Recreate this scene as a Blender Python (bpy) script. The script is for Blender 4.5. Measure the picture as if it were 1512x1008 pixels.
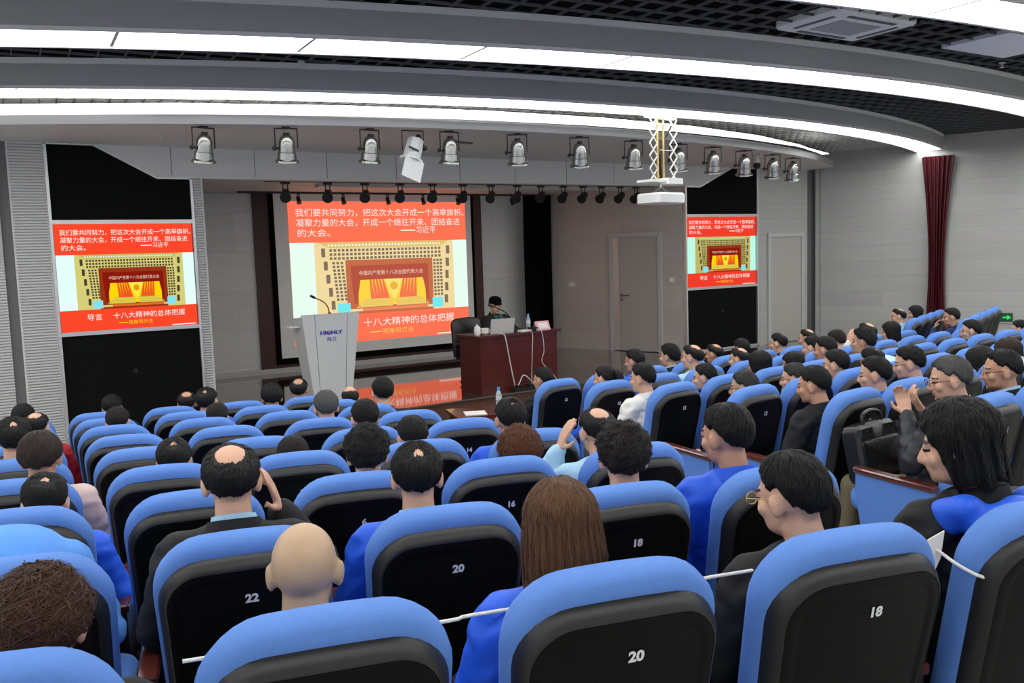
import bpy, bmesh, math, random
import numpy as np
from mathutils import Vector, Matrix, Euler

# ---------------------------------------------------------------- clearing, camera, light, exposure
for o in list(bpy.data.objects):
    bpy.data.objects.remove(o)
SC = bpy.context.scene
COL = SC.collection
random.seed(5)
PI = math.pi
R = math.radians

cam_data = bpy.data.cameras.new('camera')
cam = bpy.data.objects.new('camera', cam_data)
COL.objects.link(cam)
cam_data.sensor_fit = 'HORIZONTAL'
cam_data.sensor_width = 36.0
cam_data.lens = 36.0 * 1300.0 / 1512.0
cam_data.clip_start = 0.05
cam_data.clip_end = 100
_p, _r, _y = R(5.65), R(1.85), R(29.5)
_fw = Vector((math.sin(_y) * math.cos(_p), math.cos(_y) * math.cos(_p), -math.sin(_p)))
_rt = Vector((math.cos(_y), -math.sin(_y), 0))
_up = _rt.cross(_fw)
_R = _rt * math.cos(_r) - _up * math.sin(_r)
_U = _rt * math.sin(_r) + _up * math.cos(_r)
_m = Matrix((_R, _U, -_fw)).transposed().to_4x4()
_m.translation = Vector((0, 0, 2.3))
cam.matrix_world = _m
SC.camera = cam

world = bpy.data.worlds.new('hall_ambient')
SC.world = world
world.use_nodes = True
world.node_tree.nodes['Background'].inputs[0].default_value = (0.95, 0.97, 1.0, 1)
world.node_tree.nodes['Background'].inputs[1].default_value = 0.52

SC.view_settings.view_transform = 'Standard'
SC.view_settings.look = 'None'
SC.view_settings.gamma = 1.0
SC.view_settings.use_curve_mapping = False
SC.view_settings.exposure = 0.85
STRIP_POWER = 4.5

# ---------------------------------------------------------------- helpers
def tag(o, label=None, cat=None, group=None, kind=None):
    if label: o['label'] = label
    if cat: o['category'] = cat
    if group: o['group'] = group
    if kind: o['kind'] = kind
    return o

def empty(name, loc=(0, 0, 0), rz=0.0, label=None, cat=None, group=None, scale=1.0):
    o = bpy.data.objects.new(name, None)
    COL.objects.link(o)
    o.empty_display_size = 0.1
    o.location = loc
    o.rotation_euler = (0, 0, rz)
    o.scale = (scale, scale, scale)
    return tag(o, label, cat, group)

def obj(name, me, mat=None, parent=None, loc=None, rot=None):
    o = bpy.data.objects.new(name, me)
    COL.objects.link(o)
    if mat is not None:
        mats = mat if isinstance(mat, (list, tuple)) else [mat]
        if len(me.materials) == 0:
            for m in mats: me.materials.append(m)
        else:
            for i, m in enumerate(mats):
                o.material_slots[i].link = 'OBJECT'
                o.material_slots[i].material = m
    if parent is not None: o.parent = parent
    if loc is not None: o.location = loc
    if rot is not None: o.rotation_euler = rot
    return o

def mesh(bm, name='m', smooth=False, angle=40):
    me = bpy.data.meshes.new(name)
    bmesh.ops.recalc_face_normals(bm, faces=bm.faces[:])
    if smooth:
        for f in bm.faces: f.smooth = True
        lim = R(angle)
        for e in bm.edges:
            if len(e.link_faces) == 2 and e.calc_face_angle(0) > lim:
                e.smooth = False
    bm.to_mesh(me)
    bm.free()
    return me

def B(): return bmesh.new()

def box(bm, lo, hi, M=None):
    x0, y0, z0 = lo; x1, y1, z1 = hi
    P = [(x0,y0,z0),(x1,y0,z0),(x1,y1,z0),(x0,y1,z0),(x0,y0,z1),(x1,y0,z1),(x1,y1,z1),(x0,y1,z1)]
    vs = [bm.verts.new(M @ Vector(p) if M else p) for p in P]
    for f in ((3,2,1,0),(4,5,6,7),(0,1,5,4),(1,2,6,5),(2,3,7,6),(3,0,4,7)):
        bm.faces.new([vs[i] for i in f])

def frame_mat(p0, p1):
    d = (Vector(p1) - Vector(p0))
    q = d.to_track_quat('Z', 'Y')
    return Matrix.Translation(Vector(p0)) @ q.to_matrix().to_4x4(), d.length

def lathe(bm, prof, p0=(0,0,0), p1=(0,0,1), n=20, cap=True):
    """prof: list of (radius, distance along p0->p1)."""
    M, L = frame_mat(p0, p1)
    rings = []
    for r, h in prof:
        rings.append([bm.verts.new(M @ Vector((r*math.cos(2*PI*i/n), r*math.sin(2*PI*i/n), h))) for i in range(n)])
    for a, b in zip(rings, rings[1:]):
        for i in range(n):
            bm.faces.new((a[i], a[(i+1) % n], b[(i+1) % n], b[i]))
    if cap:
        bm.faces.new(rings[0][::-1]); bm.faces.new(rings[-1])

def cyl(bm, p0, p1, r0, r1=None, n=14):
    L = (Vector(p1) - Vector(p0)).length
    lathe(bm, [(r0, 0), (r0 if r1 is None else r1, L)], p0, p1, n)

def sph(bm, c, r, M=None, u=20, v=12):
    r = (r, r, r) if not isinstance(r, (tuple, list)) else r
    T = Matrix.Translation(Vector(c)) @ (M.to_4x4() if M else Matrix.Identity(4)) @ Matrix.Diagonal((r[0], r[1], r[2], 1))
    bmesh.ops.create_uvsphere(bm, u_segments=u, v_segments=v, radius=1.0, matrix=T)

def cap(bm, p0, p1, r0, r1=None, n=16):
    r1 = r0 if r1 is None else r1
    sph(bm, p0, r0, u=n, v=10); sph(bm, p1, r1, u=n, v=10); cyl(bm, p0, p1, r0, r1, n)

def tube(bm, pts, r, n=8, closed=False):
    pts = [Vector(p) for p in pts]
    rr = r if isinstance(r, (list, tuple)) else [r] * len(pts)
    rings = []
    ref = Vector((0.13, 0.21, 0.97)).normalized()
    N = len(pts)
    for i, p in enumerate(pts):
        if closed: t = pts[(i+1) % N] - pts[i-1]
        else: t = pts[min(i+1, N-1)] - pts[max(i-1, 0)]
        t.normalize()
        a = ref - t * ref.dot(t)
        if a.length < 1e-3: a = Vector((1, 0, 0)) - t * t.x
        a.normalize(); b = t.cross(a); ref = a
        rings.append([bm.verts.new(p + a*rr[i]*math.cos(2*PI*k/n) + b*rr[i]*math.sin(2*PI*k/n)) for k in range(n)])
    for i in range(N if closed else N-1):
        A, C = rings[i], rings[(i+1) % N]
        for k in range(n):
            bm.faces.new((A[k], A[(k+1) % n], C[(k+1) % n], C[k]))
    if not closed:
        bm.faces.new(rings[0][::-1]); bm.faces.new(rings[-1])

def smooth_pts(pts, k=6):
    P = [Vector(p) for p in pts]
    out = []
    for i in range(len(P)-1):
        p0, p1, p2, p3 = P[max(i-1,0)], P[i], P[i+1], P[min(i+2,len(P)-1)]
        for j in range(k):
            t = j / k
            out.append(0.5*((2*p1)+(p2-p0)*t+(2*p0-5*p1+4*p2-p3)*t*t+(3*p1-p0-3*p2+p3)*t**3))
    out.append(P[-1])
    return out

def prism(bm, poly, f0, f1):
    """poly: list of 2-D points, f0/f1 map a 2-D point to 3-D (two ends)."""
    a = [bm.verts.new(f0(p)) for p in poly]; b = [bm.verts.new(f1(p)) for p in poly]
    n = len(poly)
    for i in range(n): bm.faces.new((a[i], a[(i+1) % n], b[(i+1) % n], b[i]))
    bm.faces.new(a[::-1]); bm.faces.new(b)

def rrect(w, h, rt, rb, crown=0.0, d=0.0, n=7, taper=0.0):
    """rounded upright outline, base at t=0; inset by d."""
    w2 = w/2 - d; b = d; t = h - d
    rt = max(rt - d, 0.004); rb = max(rb - d, 0.004)
    pts = []
    def arc(cx, cy, r, a0, a1):
        for i in range(n+1):
            a = a0 + (a1-a0)*i/n
            pts.append((cx + r*math.cos(a), cy + r*math.sin(a)))
    arc(w2-rb, b+rb, rb, -PI/2, 0)
    for k in range(1, 6): pts.append((w2, b+rb+(t-rt-b-rb)*k/6))
    arc(w2-rt, t-rt, rt, 0, PI/2)
    for k in range(1, 8): pts.append((w2-rt-(2*w2-2*rt)*k/8, t))
    arc(-w2+rt, t-rt, rt, PI/2, PI)
    for k in range(1, 6): pts.append((-w2, t-rt-(t-rt-b-rb)*k/6))
    arc(-w2+rb, b+rb, rb, PI, 1.5*PI)
    out = []
    for s, q in pts:
        f = max(0.0, min(1.0, q/h))
        s2 = s*(1 - taper*(1-f))
        out.append((s2, q + crown*(f**6)*(1-(s/(w/2))**2)))
    return out

def slab(bm, outl, prof, mp):
    """outl(d) -> outline inset by d; prof [(inset, n)]; mp(s,t,n)->3-D."""
    rings = []
    for d, n in prof:
        rings.append([bm.verts.new(mp(s, t, n)) for s, t in outl(d)])
    k = len(rings[0])
    for a, b in zip(rings, rings[1:]):
        for i in range(k): bm.faces.new((a[i], a[(i+1) % k], b[(i+1) % k], b[i]))
    for r in (rings[0], rings[-1]):
        c = bm.verts.new(sum((v.co for v in r), Vector()) / k)
        for i in range(k): bm.faces.new((r[i], r[(i+1) % k], c))

_text = {}
def text_mesh(body, bold=False):
    """unit-height lettering as a flat mesh in local x-z, centred."""
    key = (body, bold)
    if key not in _text:
        cu = bpy.data.curves.new('lettering', 'FONT')
        cu.body = body; cu.size = 1.0; cu.align_x = 'CENTER'; cu.align_y = 'CENTER'
        cu.extrude = 0.0
        cu.offset = (0.045 if body.isascii() else 0.0) if bold else 0.0
        cu.resolution_u = 3
        o = bpy.data.objects.new('lettering', cu); COL.objects.link(o)
        bpy.context.view_layer.update()
        me = bpy.data.meshes.new_from_object(o.evaluated_get(bpy.context.evaluated_depsgraph_get()))
        co = np.empty(len(me.vertices)*3); me.vertices.foreach_get('co', co)
        bpy.data.objects.remove(o); 
        _text[key] = (co.reshape(-1, 3).copy(), [tuple(p.vertices) for p in me.polygons])
        bpy.data.meshes.remove(me)
    return _text[key]

def text_obj(name, body, mp, width=None, height=None, mat=None, parent=None, bold=False):
    """lettering fitted to a width (or glyph height); mp maps (x, y) to 3-D."""
    co, faces = text_mesh(body, bold)
    x0, x1 = co[:,0].min(), co[:,0].max(); y0, y1 = co[:,1].min(), co[:,1].max()
    cx, cy = (x0+x1)/2, (y0+y1)/2
    s = width/(x1-x0) if width else height/(y1-y0)
    sy = s if height is None or width is None else height/(y1-y0)
    me = bpy.data.meshes.new(name)
    me.from_pydata([mp((x-cx)*s, (y-cy)*sy) for x, y, _ in co], [], faces)
    return obj(name, me, mat, parent)

# ---------------------------------------------------------------- materials
def mat(name, col, rough=0.5, metal=0.0, spec=0.5, emit=None, estr=0.0, bump=0.0, bscale=80.0, var=0.0, vscale=6.0, coat=0.0, ior=None, trans=0.0, stretch=None):
    m = bpy.data.materials.new(name)
    m.use_nodes = True
    nt = m.node_tree; b = nt.nodes['Principled BSDF']
    c = (col[0], col[1], col[2], 1)
    b.inputs['Base Color'].default_value = c
    b.inputs['Roughness'].default_value = rough
    b.inputs['Metallic'].default_value = metal
    b.inputs['Specular IOR Level'].default_value = spec
    if ior: b.inputs['IOR'].default_value = ior
    if coat: b.inputs['Coat Weight'].default_value = coat
    if trans: b.inputs['Transmission Weight'].default_value = trans
    if emit:
        b.inputs['Emission Color'].default_value = (emit[0], emit[1], emit[2], 1)
        b.inputs['Emission Strength'].default_value = estr
    if bump or var:
        tc = nt.nodes.new('ShaderNodeTexCoord')
        mp = nt.nodes.new('ShaderNodeMapping')
        if stretch: mp.inputs['Scale'].default_value = stretch
        nt.links.new(tc.outputs['Object'], mp.inputs['Vector'])
    if var:
        n = nt.nodes.new('ShaderNodeTexNoise'); n.inputs['Scale'].default_value = vscale; n.inputs['Detail'].default_value = 5
        nt.links.new(mp.outputs[0], n.inputs['Vector'])
        mx = nt.nodes.new('ShaderNodeMix'); mx.data_type = 'RGBA'
        mx.inputs[6].default_value = tuple(max(0, v*(1-var)) for v in col) + (1,)
        mx.inputs[7].default_value = tuple(min(1, v*(1+var)) for v in col) + (1,)
        nt.links.new(n.outputs['Fac'], mx.inputs[0])
        nt.links.new(mx.outputs[2], b.inputs['Base Color'])
    if bump:
        n2 = nt.nodes.new('ShaderNodeTexNoise'); n2.inputs['Scale'].default_value = bscale; n2.inputs['Detail'].default_value = 4
        nt.links.new(mp.outputs[0], n2.inputs['Vector'])
        bp = nt.nodes.new('ShaderNodeBump'); bp.inputs['Strength'].default_value = bump; bp.inputs['Distance'].default_value = 0.01
        nt.links.new(n2.outputs['Fac'], bp.inputs['Height'])
        nt.links.new(bp.outputs[0], b.inputs['Normal'])
    return m

def s2l(r, g, b):
    f = lambda c: ((c/255+0.055)/1.055)**2.4 if c/255 > 0.04045 else c/255/12.92
    return (f(r), f(g), f(b))

def plank_mat(name, col, line, pw, ph, axis='z', rough=0.45):
    """wide boards or slabs with thin joints (procedural brick pattern on the wall's own axes)."""
    m = mat(name, col, rough)
    nt = m.node_tree; b = nt.nodes['Principled BSDF']
    tc = nt.nodes.new('ShaderNodeTexCoord'); sp = nt.nodes.new('ShaderNodeSeparateXYZ'); cb = nt.nodes.new('ShaderNodeCombineXYZ')
    nt.links.new(tc.outputs['Object'], sp.inputs[0])
    nt.links.new(sp.outputs[0], cb.inputs[0]); nt.links.new(sp.outputs[2], cb.inputs[1])
    br = nt.nodes.new('ShaderNodeTexBrick')
    br.inputs['Color1'].default_value = (*[c*1.04 for c in col], 1); br.inputs['Color2'].default_value = (*[c*0.95 for c in col], 1)
    br.inputs['Mortar'].default_value = (*line, 1)
    br.inputs['Scale'].default_value = 1.0
    br.inputs['Brick Width'].default_value = pw; br.inputs['Row Height'].default_value = ph
    br.inputs['Mortar Size'].default_value = 0.004; br.inputs['Mortar Smooth'].default_value = 0.3
    nt.links.new(cb.outputs[0], br.inputs['Vector'])
    n = nt.nodes.new('ShaderNodeTexNoise'); n.inputs['Scale'].default_value = 3.0; n.inputs['Detail'].default_value = 6
    mp = nt.nodes.new('ShaderNodeMapping'); mp.inputs['Scale'].default_value = (0.4, 0.4, 4)
    nt.links.new(tc.outputs['Object'], mp.inputs[0]); nt.links.new(mp.outputs[0], n.inputs['Vector'])
    mx = nt.nodes.new('ShaderNodeMix'); mx.data_type = 'RGBA'; mx.blend_type = 'MULTIPLY'; mx.inputs[0].default_value = 0.22
    nt.links.new(br.outputs['Color'], mx.inputs[6]); nt.links.new(n.outputs['Color'], mx.inputs[7])
    nt.links.new(mx.outputs[2], b.inputs['Base Color'])
    return m

def hair_mat(name, col, shine=0.40):
    m = mat(name, col, shine, spec=0.32)
    nt = m.node_tree; b = nt.nodes['Principled BSDF']
    tc = nt.nodes.new('ShaderNodeTexCoord'); sp = nt.nodes.new('ShaderNodeSeparateXYZ')
    nt.links.new(tc.outputs['Object'], sp.inputs[0])
    at = nt.nodes.new('ShaderNodeMath'); at.operation = 'ARCTAN2'
    nt.links.new(sp.outputs[0], at.inputs[0]); nt.links.new(sp.outputs[1], at.inputs[1])
    sc = nt.nodes.new('ShaderNodeMath'); sc.operation = 'MULTIPLY'; sc.inputs[1].default_value = 26.0
    nt.links.new(at.outputs[0], sc.inputs[0])
    z = nt.nodes.new('ShaderNodeMath'); z.operation = 'MULTIPLY'; z.inputs[1].default_value = 14.0
    nt.links.new(sp.outputs[2], z.inputs[0])
    cb = nt.nodes.new('ShaderNodeCombineXYZ')
    nt.links.new(sc.outputs[0], cb.inputs[0]); nt.links.new(z.outputs[0], cb.inputs[1])
    n = nt.nodes.new('ShaderNodeTexNoise'); n.inputs['Scale'].default_value = 1.6; n.inputs['Detail'].default_value = 6; n.inputs['Roughness'].default_value = 0.65
    nt.links.new(cb.outputs[0], n.inputs['Vector'])
    mx = nt.nodes.new('ShaderNodeMix'); mx.data_type = 'RGBA'
    mx.inputs[6].default_value = tuple(c*0.3 for c in col)+(1,); mx.inputs[7].default_value = tuple(min(1, c*2.2) for c in col)+(1,)
    nt.links.new(n.outputs['Fac'], mx.inputs[0]); nt.links.new(mx.outputs[2], b.inputs['Base Color'])
    bp = nt.nodes.new('ShaderNodeBump'); bp.inputs['Strength'].default_value = 1.0; bp.inputs['Distance'].default_value = 0.008
    nt.links.new(n.outputs['Fac'], bp.inputs['Height']); nt.links.new(bp.outputs[0], b.inputs['Normal'])
    return m

M = {}
M['blue'] = mat('seat_blue_fabric', (0.100, 0.225, 0.58), 0.75, spec=0.25, bump=0.12, bscale=260, var=0.08, vscale=9)
M['rim'] = mat('seat_back_rim_plastic', (0.012, 0.012, 0.0115), 0.42, spec=0.45, bump=0.08, bscale=420)  # same plastic as the shell, lightened to paint ceiling light onto the bevel
M['shell'] = mat('seat_back_plastic', (0.0025, 0.0025, 0.0025), 0.5, spec=0.16, bump=0.08, bscale=420)
M['blackplast'] = mat('black_plastic', (0.01, 0.01, 0.011), 0.5, spec=0.3)
M['digit'] = mat('white_numeral', (0.75, 0.76, 0.78), 0.5)
M['redwood'] = mat('dark_red_wood', (0.085, 0.016, 0.010), 0.22, spec=0.5, coat=0.5, var=0.35, vscale=5, stretch=(3, 14, 14))
M['deskwood'] = mat('mahogany_veneer', (0.075, 0.010, 0.008), 0.3, coat=0.3, var=0.35, vscale=2, stretch=(1, 1, 9))
M['wall'] = plank_mat('grey_board_wall', (0.44, 0.445, 0.425), (0.35, 0.35, 0.34), 2.4, 0.28)
M['stone'] = plank_mat('grey_stone_slabs', (0.74, 0.73, 0.69), (0.60, 0.59, 0.56), 1.2, 0.62)
M['sidewall'] = plank_mat('taupe_board_wall', (0.52, 0.48, 0.44), (0.42, 0.39, 0.36), 2.4, 0.42)
M['louvre'] = mat('grey_ribbed_panel', (0.50, 0.50, 0.49), 0.5)
M['groove'] = mat('dark_groove', (0.12, 0.12, 0.12), 0.7)  # joints and slots, also the painted shade of two wall recesses
M['plaster'] = mat('pale_grey_plaster', (0.55, 0.545, 0.53), 0.6, var=0.04, vscale=2)
M['fascia'] = mat('fascia_paint', (0.58, 0.58, 0.56), 0.6)
M['lipgrey'] = mat('soffit_edge_grey', (0.26, 0.265, 0.27), 0.5)
M['beam'] = mat('beam_grey_paint', (0.66, 0.67, 0.68), 0.55)
M['trimalu'] = mat('brushed_aluminium', (0.62, 0.63, 0.63), 0.35, metal=0.6)
M['blackcloth'] = mat('black_speaker_cloth', (0.0055, 0.0058, 0.0058), 0.9, spec=0.08, bump=0.2, bscale=300)
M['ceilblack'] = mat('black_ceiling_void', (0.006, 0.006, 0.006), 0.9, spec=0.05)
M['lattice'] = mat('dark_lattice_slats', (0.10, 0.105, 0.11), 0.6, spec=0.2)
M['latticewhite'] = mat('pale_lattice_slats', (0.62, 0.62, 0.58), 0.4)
M['strip'] = mat('lit_diffuser', (0.9, 0.9, 0.9), 0.5, emit=(1.0, 1.0, 0.99), estr=STRIP_POWER)
M['strip_soffit'] = mat('lit_soffit_diffuser', (0.9, 0.9, 0.9), 0.5, emit=(1.0, 1.0, 0.99), estr=0.95)
M['divider'] = mat('strip_divider', (0.42, 0.43, 0.45), 0.5)
M['stage'] = mat('polished_stage_boards', (0.040, 0.032, 0.026), 0.06, spec=0.9, ior=1.75, coat=0.6, var=0.25, vscale=2, stretch=(1, 10, 1))
M['stagefront'] = mat('stage_front_wood', (0.075, 0.032, 0.016), 0.35, var=0.3, vscale=3, stretch=(1, 1, 10))
M['floor'] = mat('grey_floor_vinyl', (0.36, 0.35, 0.33), 0.5, var=0.15, vscale=4)
M['white'] = mat('white_enamel', (0.78, 0.79, 0.76), 0.4)
M['lectern'] = mat('lectern_pale_laminate', (0.60, 0.615, 0.61), 0.4)
M['screen'] = mat('screen_cloth', (0.88, 0.88, 0.83), 0.8)
M['brown'] = mat('dark_brown_panel', (0.055, 0.014, 0.009), 0.5, var=0.2, vscale=3)
M['drapeblack'] = mat('black_velvet', (0.004, 0.004, 0.004), 0.95, spec=0.05)
M['drapered'] = mat('dark_red_satin', (0.070, 0.004, 0.009), 0.30, spec=0.6)
M['chrome'] = mat('polished_steel', (0.42, 0.43, 0.41), 0.20, metal=1.0)
M['blackmetal'] = mat('black_metal', (0.008, 0.008, 0.008), 0.45)
M['brass'] = mat('yellow_zinc', (0.55, 0.38, 0.11), 0.4, metal=0.4)
M['logo'] = mat('logo_blue', (0.01, 0.035, 0.42), 0.5)
M['logored'] = mat('logo_red', (0.6, 0.02, 0.02), 0.5)
M['leather'] = mat('black_leather', (0.010, 0.010, 0.010), 0.30, spec=0.5, bump=0.25, bscale=60)
M['doorgrey'] = mat('grey_door_paint', (0.40, 0.385, 0.355), 0.4)
M['doorframe'] = mat('grey_door_frame', (0.46, 0.47, 0.46), 0.4)
M['paper'] = mat('white_paper', (0.75, 0.72, 0.66), 0.7)
M['pink'] = mat('pink_card', (0.75, 0.38, 0.42), 0.6)
M['cable'] = mat('white_cable', (0.55, 0.55, 0.53), 0.5)
M['rope'] = mat('white_string', (0.78, 0.76, 0.70), 0.8, bump=0.4, bscale=200)
M['waterbottle'] = mat('clear_plastic', (0.75, 0.85, 0.92), 0.1, trans=0.6, ior=1.3)
M['bluecap'] = mat('blue_bottle_cap', (0.05, 0.30, 0.75), 0.4)
M['signgreen'] = mat('exit_sign_green', (0.0, 0.10, 0.02), 0.4, emit=(0.01, 0.75, 0.12), estr=0.55)
M['signwhite'] = mat('sign_dark', (0.01, 0.05, 0.02), 0.4)
M['metalplate'] = mat('grey_metal_plate', (0.55, 0.55, 0.53), 0.4)

# people
M['skin'] = mat('skin_a', (0.60, 0.35, 0.235), 0.5, spec=0.3, var=0.10, vscale=25)
M['skin2'] = mat('skin_b', (0.52, 0.28, 0.175), 0.5, spec=0.3, var=0.10, vscale=25)
M['skinbald'] = mat('skin_scalp', (0.46, 0.31, 0.19), 0.42, spec=0.35, var=0.12, vscale=14)
M['dark'] = mat('eye_dark', (0.015, 0.01, 0.008), 0.3)
M['lip'] = mat('lip', (0.36, 0.13, 0.10), 0.45)
HAIR = {'k': hair_mat('hair_black', (0.0050, 0.0048, 0.0046)), 'db': hair_mat('hair_dark_brown', (0.011, 0.008, 0.007)),
        'b': hair_mat('hair_brown', (0.028, 0.018, 0.012)), 'br': hair_mat('hair_reddish_brown', (0.060, 0.024, 0.012)),
        'rb': hair_mat('hair_copper', (0.10, 0.032, 0.012)), 'lb': hair_mat('hair_light_brown', (0.11, 0.050, 0.022)),
        'g': hair_mat('hair_grey', (0.075, 0.077, 0.072)), 'dg': hair_mat('hair_dark_grey', (0.03, 0.03, 0.028))}
def cloth(name, col, rough=0.7): return mat('cloth_'+name, col, rough, spec=0.3, bump=0.5, bscale=9, var=0.12, vscale=5)
CLOTH = {'blue': cloth('royal_blue', (0.018, 0.105, 0.66), 0.5), 'navy': cloth('navy', (0.012, 0.022, 0.10)), 'black': cloth('black', (0.009, 0.009, 0.010)),
         'grey': cloth('grey', (0.08, 0.085, 0.09)), 'white': cloth('white', (0.72, 0.70, 0.65)), 'lightblue': cloth('light_blue', (0.36, 0.58, 0.74)),
         'lightblue2': cloth('bright_light_blue', (0.10, 0.30, 0.78)), 'paleblue': cloth('pale_blue', (0.42, 0.68, 0.84)),
         'red': cloth('red', (0.35, 0.01, 0.015)), 'pink': cloth('pale_pink', (0.62, 0.46, 0.42)), 'charcoal': cloth('charcoal', (0.018, 0.020, 0.024), 0.45),
         'green': cloth('dark_green', (0.02, 0.10, 0.085)), 'trouser': cloth('dark_trouser', (0.02, 0.022, 0.03)), 'khaki': cloth('khaki', (0.16, 0.13, 0.07)),
         'bluegrey': cloth('blue_grey_trouser', (0.045, 0.052, 0.075)), 'shoe': mat('black_shoe', (0.01, 0.01, 0.01), 0.3)}

# ================================================================ the setting
ALPHA = math.atan(0.056)
def struct(name, bm_or_me, m, parent=None, smooth=False, loc=None, rz=None):
    me = mesh(bm_or_me, name, smooth) if isinstance(bm_or_me, bmesh.types.BMesh) else bm_or_me
    o = obj(name, me, m, parent, loc, (0, 0, rz) if rz is not None else None)
    if parent is None: o['kind'] = 'structure'
    return o

def wall_seg(name, p0, p1, z0, z1, m, th=0.12, side=1):
    """upright wall between two plan points; local x runs along it (so board joints follow it)."""
    d = Vector((p1[0]-p0[0], p1[1]-p0[1], 0)); L = d.length
    bm = B(); box(bm, (0, 0 if side > 0 else -th, z0), (L, th if side > 0 else 0, z1))
    return struct(name, bm, m, loc=(p0[0], p0[1], 0), rz=math.atan2(d.y, d.x))

def panel_y(x): return 11.2 + 0.056*(x-0.4)
def wall_x(y): return 13.55 + 0.5095*(11.93-y)

# floors: row platforms stepping down to the stage
ROWZ = [-0.635] + [-0.66-0.07*i for i in range(1, 9)]
YC = [1.43, 2.34, 3.17, 4.00, 4.84, 5.68, 6.51, 7.32, 8.13]
YR = [1.75, 2.53, 3.31, 4.09, 4.87, 5.65, 6.42, 7.20, 8.00]
FLOOR = [2.3-1.08+z for z in ROWZ]
def row_y(i, x):
    if x <= 2.7: return YC[i] - 0.21*(x-1.17)
    yl, yr = YC[i]-0.21*(2.7-1.17), YR[i]+0.115*(3.8-4.17)
    if x < 3.8: return yl + (yr-yl)*(x-2.7)/1.1
    if x <= 9.7: return YR[i]+0.115*(x-4.17)
    return YR[i]+0.115*(9.7-4.17) + 0.434*(x-9.7)
bm = B(); box(bm, (-6, -4, -0.3), (20, 14.5, 0.0)); struct('floor', bm, M['floor'])
XS = [-6, 2.7, 3.8, 9.7, 16.5]
for i in range(8):
    bm = B()
    y1 = lambda x: row_y(i+1, x) - 0.16
    near = [(x, -4.0) for x in XS]; far = [(x, y1(x)) for x in XS]
    prism(bm, near + far[::-1], lambda p: Vector((p[0], p[1], -0.1 if i else -0.1)), lambda p: Vector((p[0], p[1], FLOOR[i]-0.0005)))
    struct('floor_row', bm, M['floor'])
# stage
bm = B()
front = [(2.0, 11.25), (2.35, 10.2), (3.0, 9.92), (4.07, 9.85), (6.0, 10.04), (7.6, 10.2), (9.2, 10.45), (10.4, 10.75), (13.0, 10.9), (14.2, 10.9)]
poly = front + [(13.7, 12.2), (10.0, 14.9), (2.6, 14.6)]
prism(bm, poly, lambda p: Vector((p[0], p[1], 0.465)), lambda p: Vector((p[0], p[1], 0.485)))
struct('floor_stage', bm, M['stage'])
bm = B()
inset = [(x, y+0.03) for x, y in front] + [(13.6, 12.1), (9.9, 14.8), (2.7, 14.5)]
prism(bm, inset, lambda p: Vector((p[0], p[1], 0.0)), lambda p: Vector((p[0], p[1], 0.465)))
struct('trim_1', bm, M['stagefront'])

# stage back wall, its baseboard and side walls
by = lambda x: 14.4 + 0.056*(x-3.08)
wall_seg('wall_back', (2.55, by(2.55)), (9.6, by(9.6)), 0.48, 3.42, M['stone'])
bm = B(); box(bm, (0, -0.05, 0.485), (7.0, 0, 0.56)); box(bm, (0, -0.09, 0.485), (7.0, -0.05, 0.525))
struct('baseboard_back', bm, M['plaster'], loc=(2.62, by(2.62), 0), rz=ALPHA)
wall_seg('wall_left_stage', (2.115, 11.31), (2.70, by(2.70)), 0.48, 3.42, M['sidewall'], side=1)
wall_seg('wall_right_stage', (10.09, 11.78), (9.0, 14.42), 0.48, 3.42, M['sidewall'], side=-1)
# stage ceiling
bm = B()
prism(bm, [(2.0, 11.35), (10.2, 11.78), (9.6, 14.9), (2.5, 14.6)], lambda p: Vector((p[0], p[1], 3.40)), lambda p: Vector((p[0], p[1], 3.5)))
struct('ceiling_stage', bm, M['fascia'])
# fascia with splayed ends
FO = (0.43, panel_y(0.43), 0)
bm = B()
prism(bm, [(0.505, 3.70), (1.17, 3.335), (10.07, 3.36), (10.83, 3.70)], lambda p: Vector((p[0], -0.02, p[1])), lambda p: Vector((p[0], 0.16, p[1])))
struct('trim_2', bm, M['fascia'], loc=FO, rz=ALPHA)
bm = B()
for x in (1.35, 2.35, 3.3, 4.3, 5.3, 6.25, 7.2, 8.15, 9.1): box(bm, (x-0.003, -0.0225, 3.37), (x+0.003, -0.02, 3.70))
struct('trim_3', bm, M['groove'], loc=FO, rz=ALPHA)
# side walls at the panel plane
wall_seg('wall_front_right', (11.945, panel_y(11.945)), (13.30, panel_y(13.30)), 0.48, 3.72, M['wall'])
wall_seg('wall_front_recess', (13.28, panel_y(13.28)+0.02), (13.80, panel_y(13.62)+0.12), 0.0, 3.80, M['groove'])  # dark strip: shade of the corner recess put into the colour
def ribbed(bm, x0, x1, z0, z1, pitch=0.032):
    z = z0
    box(bm, (x0, 0.01, z0), (x1, 0.1, z1))
    while z < z1 - pitch:
        box(bm, (x0, -0.012, z), (x1, 0.02, z+pitch*0.62)); z += pitch
bm = B(); ribbed(bm, -0.345, 0.0, 0.0, 3.72); struct('wall_front_left', bm, M['louvre'], loc=FO, rz=ALPHA)
bm = B(); box(bm, (-0.365, -0.012, 0.0), (-0.345, 0.05, 3.72)); box(bm, (-0.015, -0.012, 0.0), (0.0, 0.05, 3.72)); struct('trim_4', bm, M['plaster'], loc=FO, rz=ALPHA)
bm = B(); box(bm, (-0.47, 0.0, 0.0), (-0.365, 0.12, 3.72)); struct('trim_5', bm, M['groove'], loc=FO, rz=ALPHA)  # dark colour stands in for shade beside the ribbed panel
bm = B(); ribbed(bm, -5.5, -0.47, 0.0, 3.72); struct('wall_left', bm, M['louvre'], loc=(0.43, panel_y(0.43)-0.03, 0), rz=ALPHA)
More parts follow.
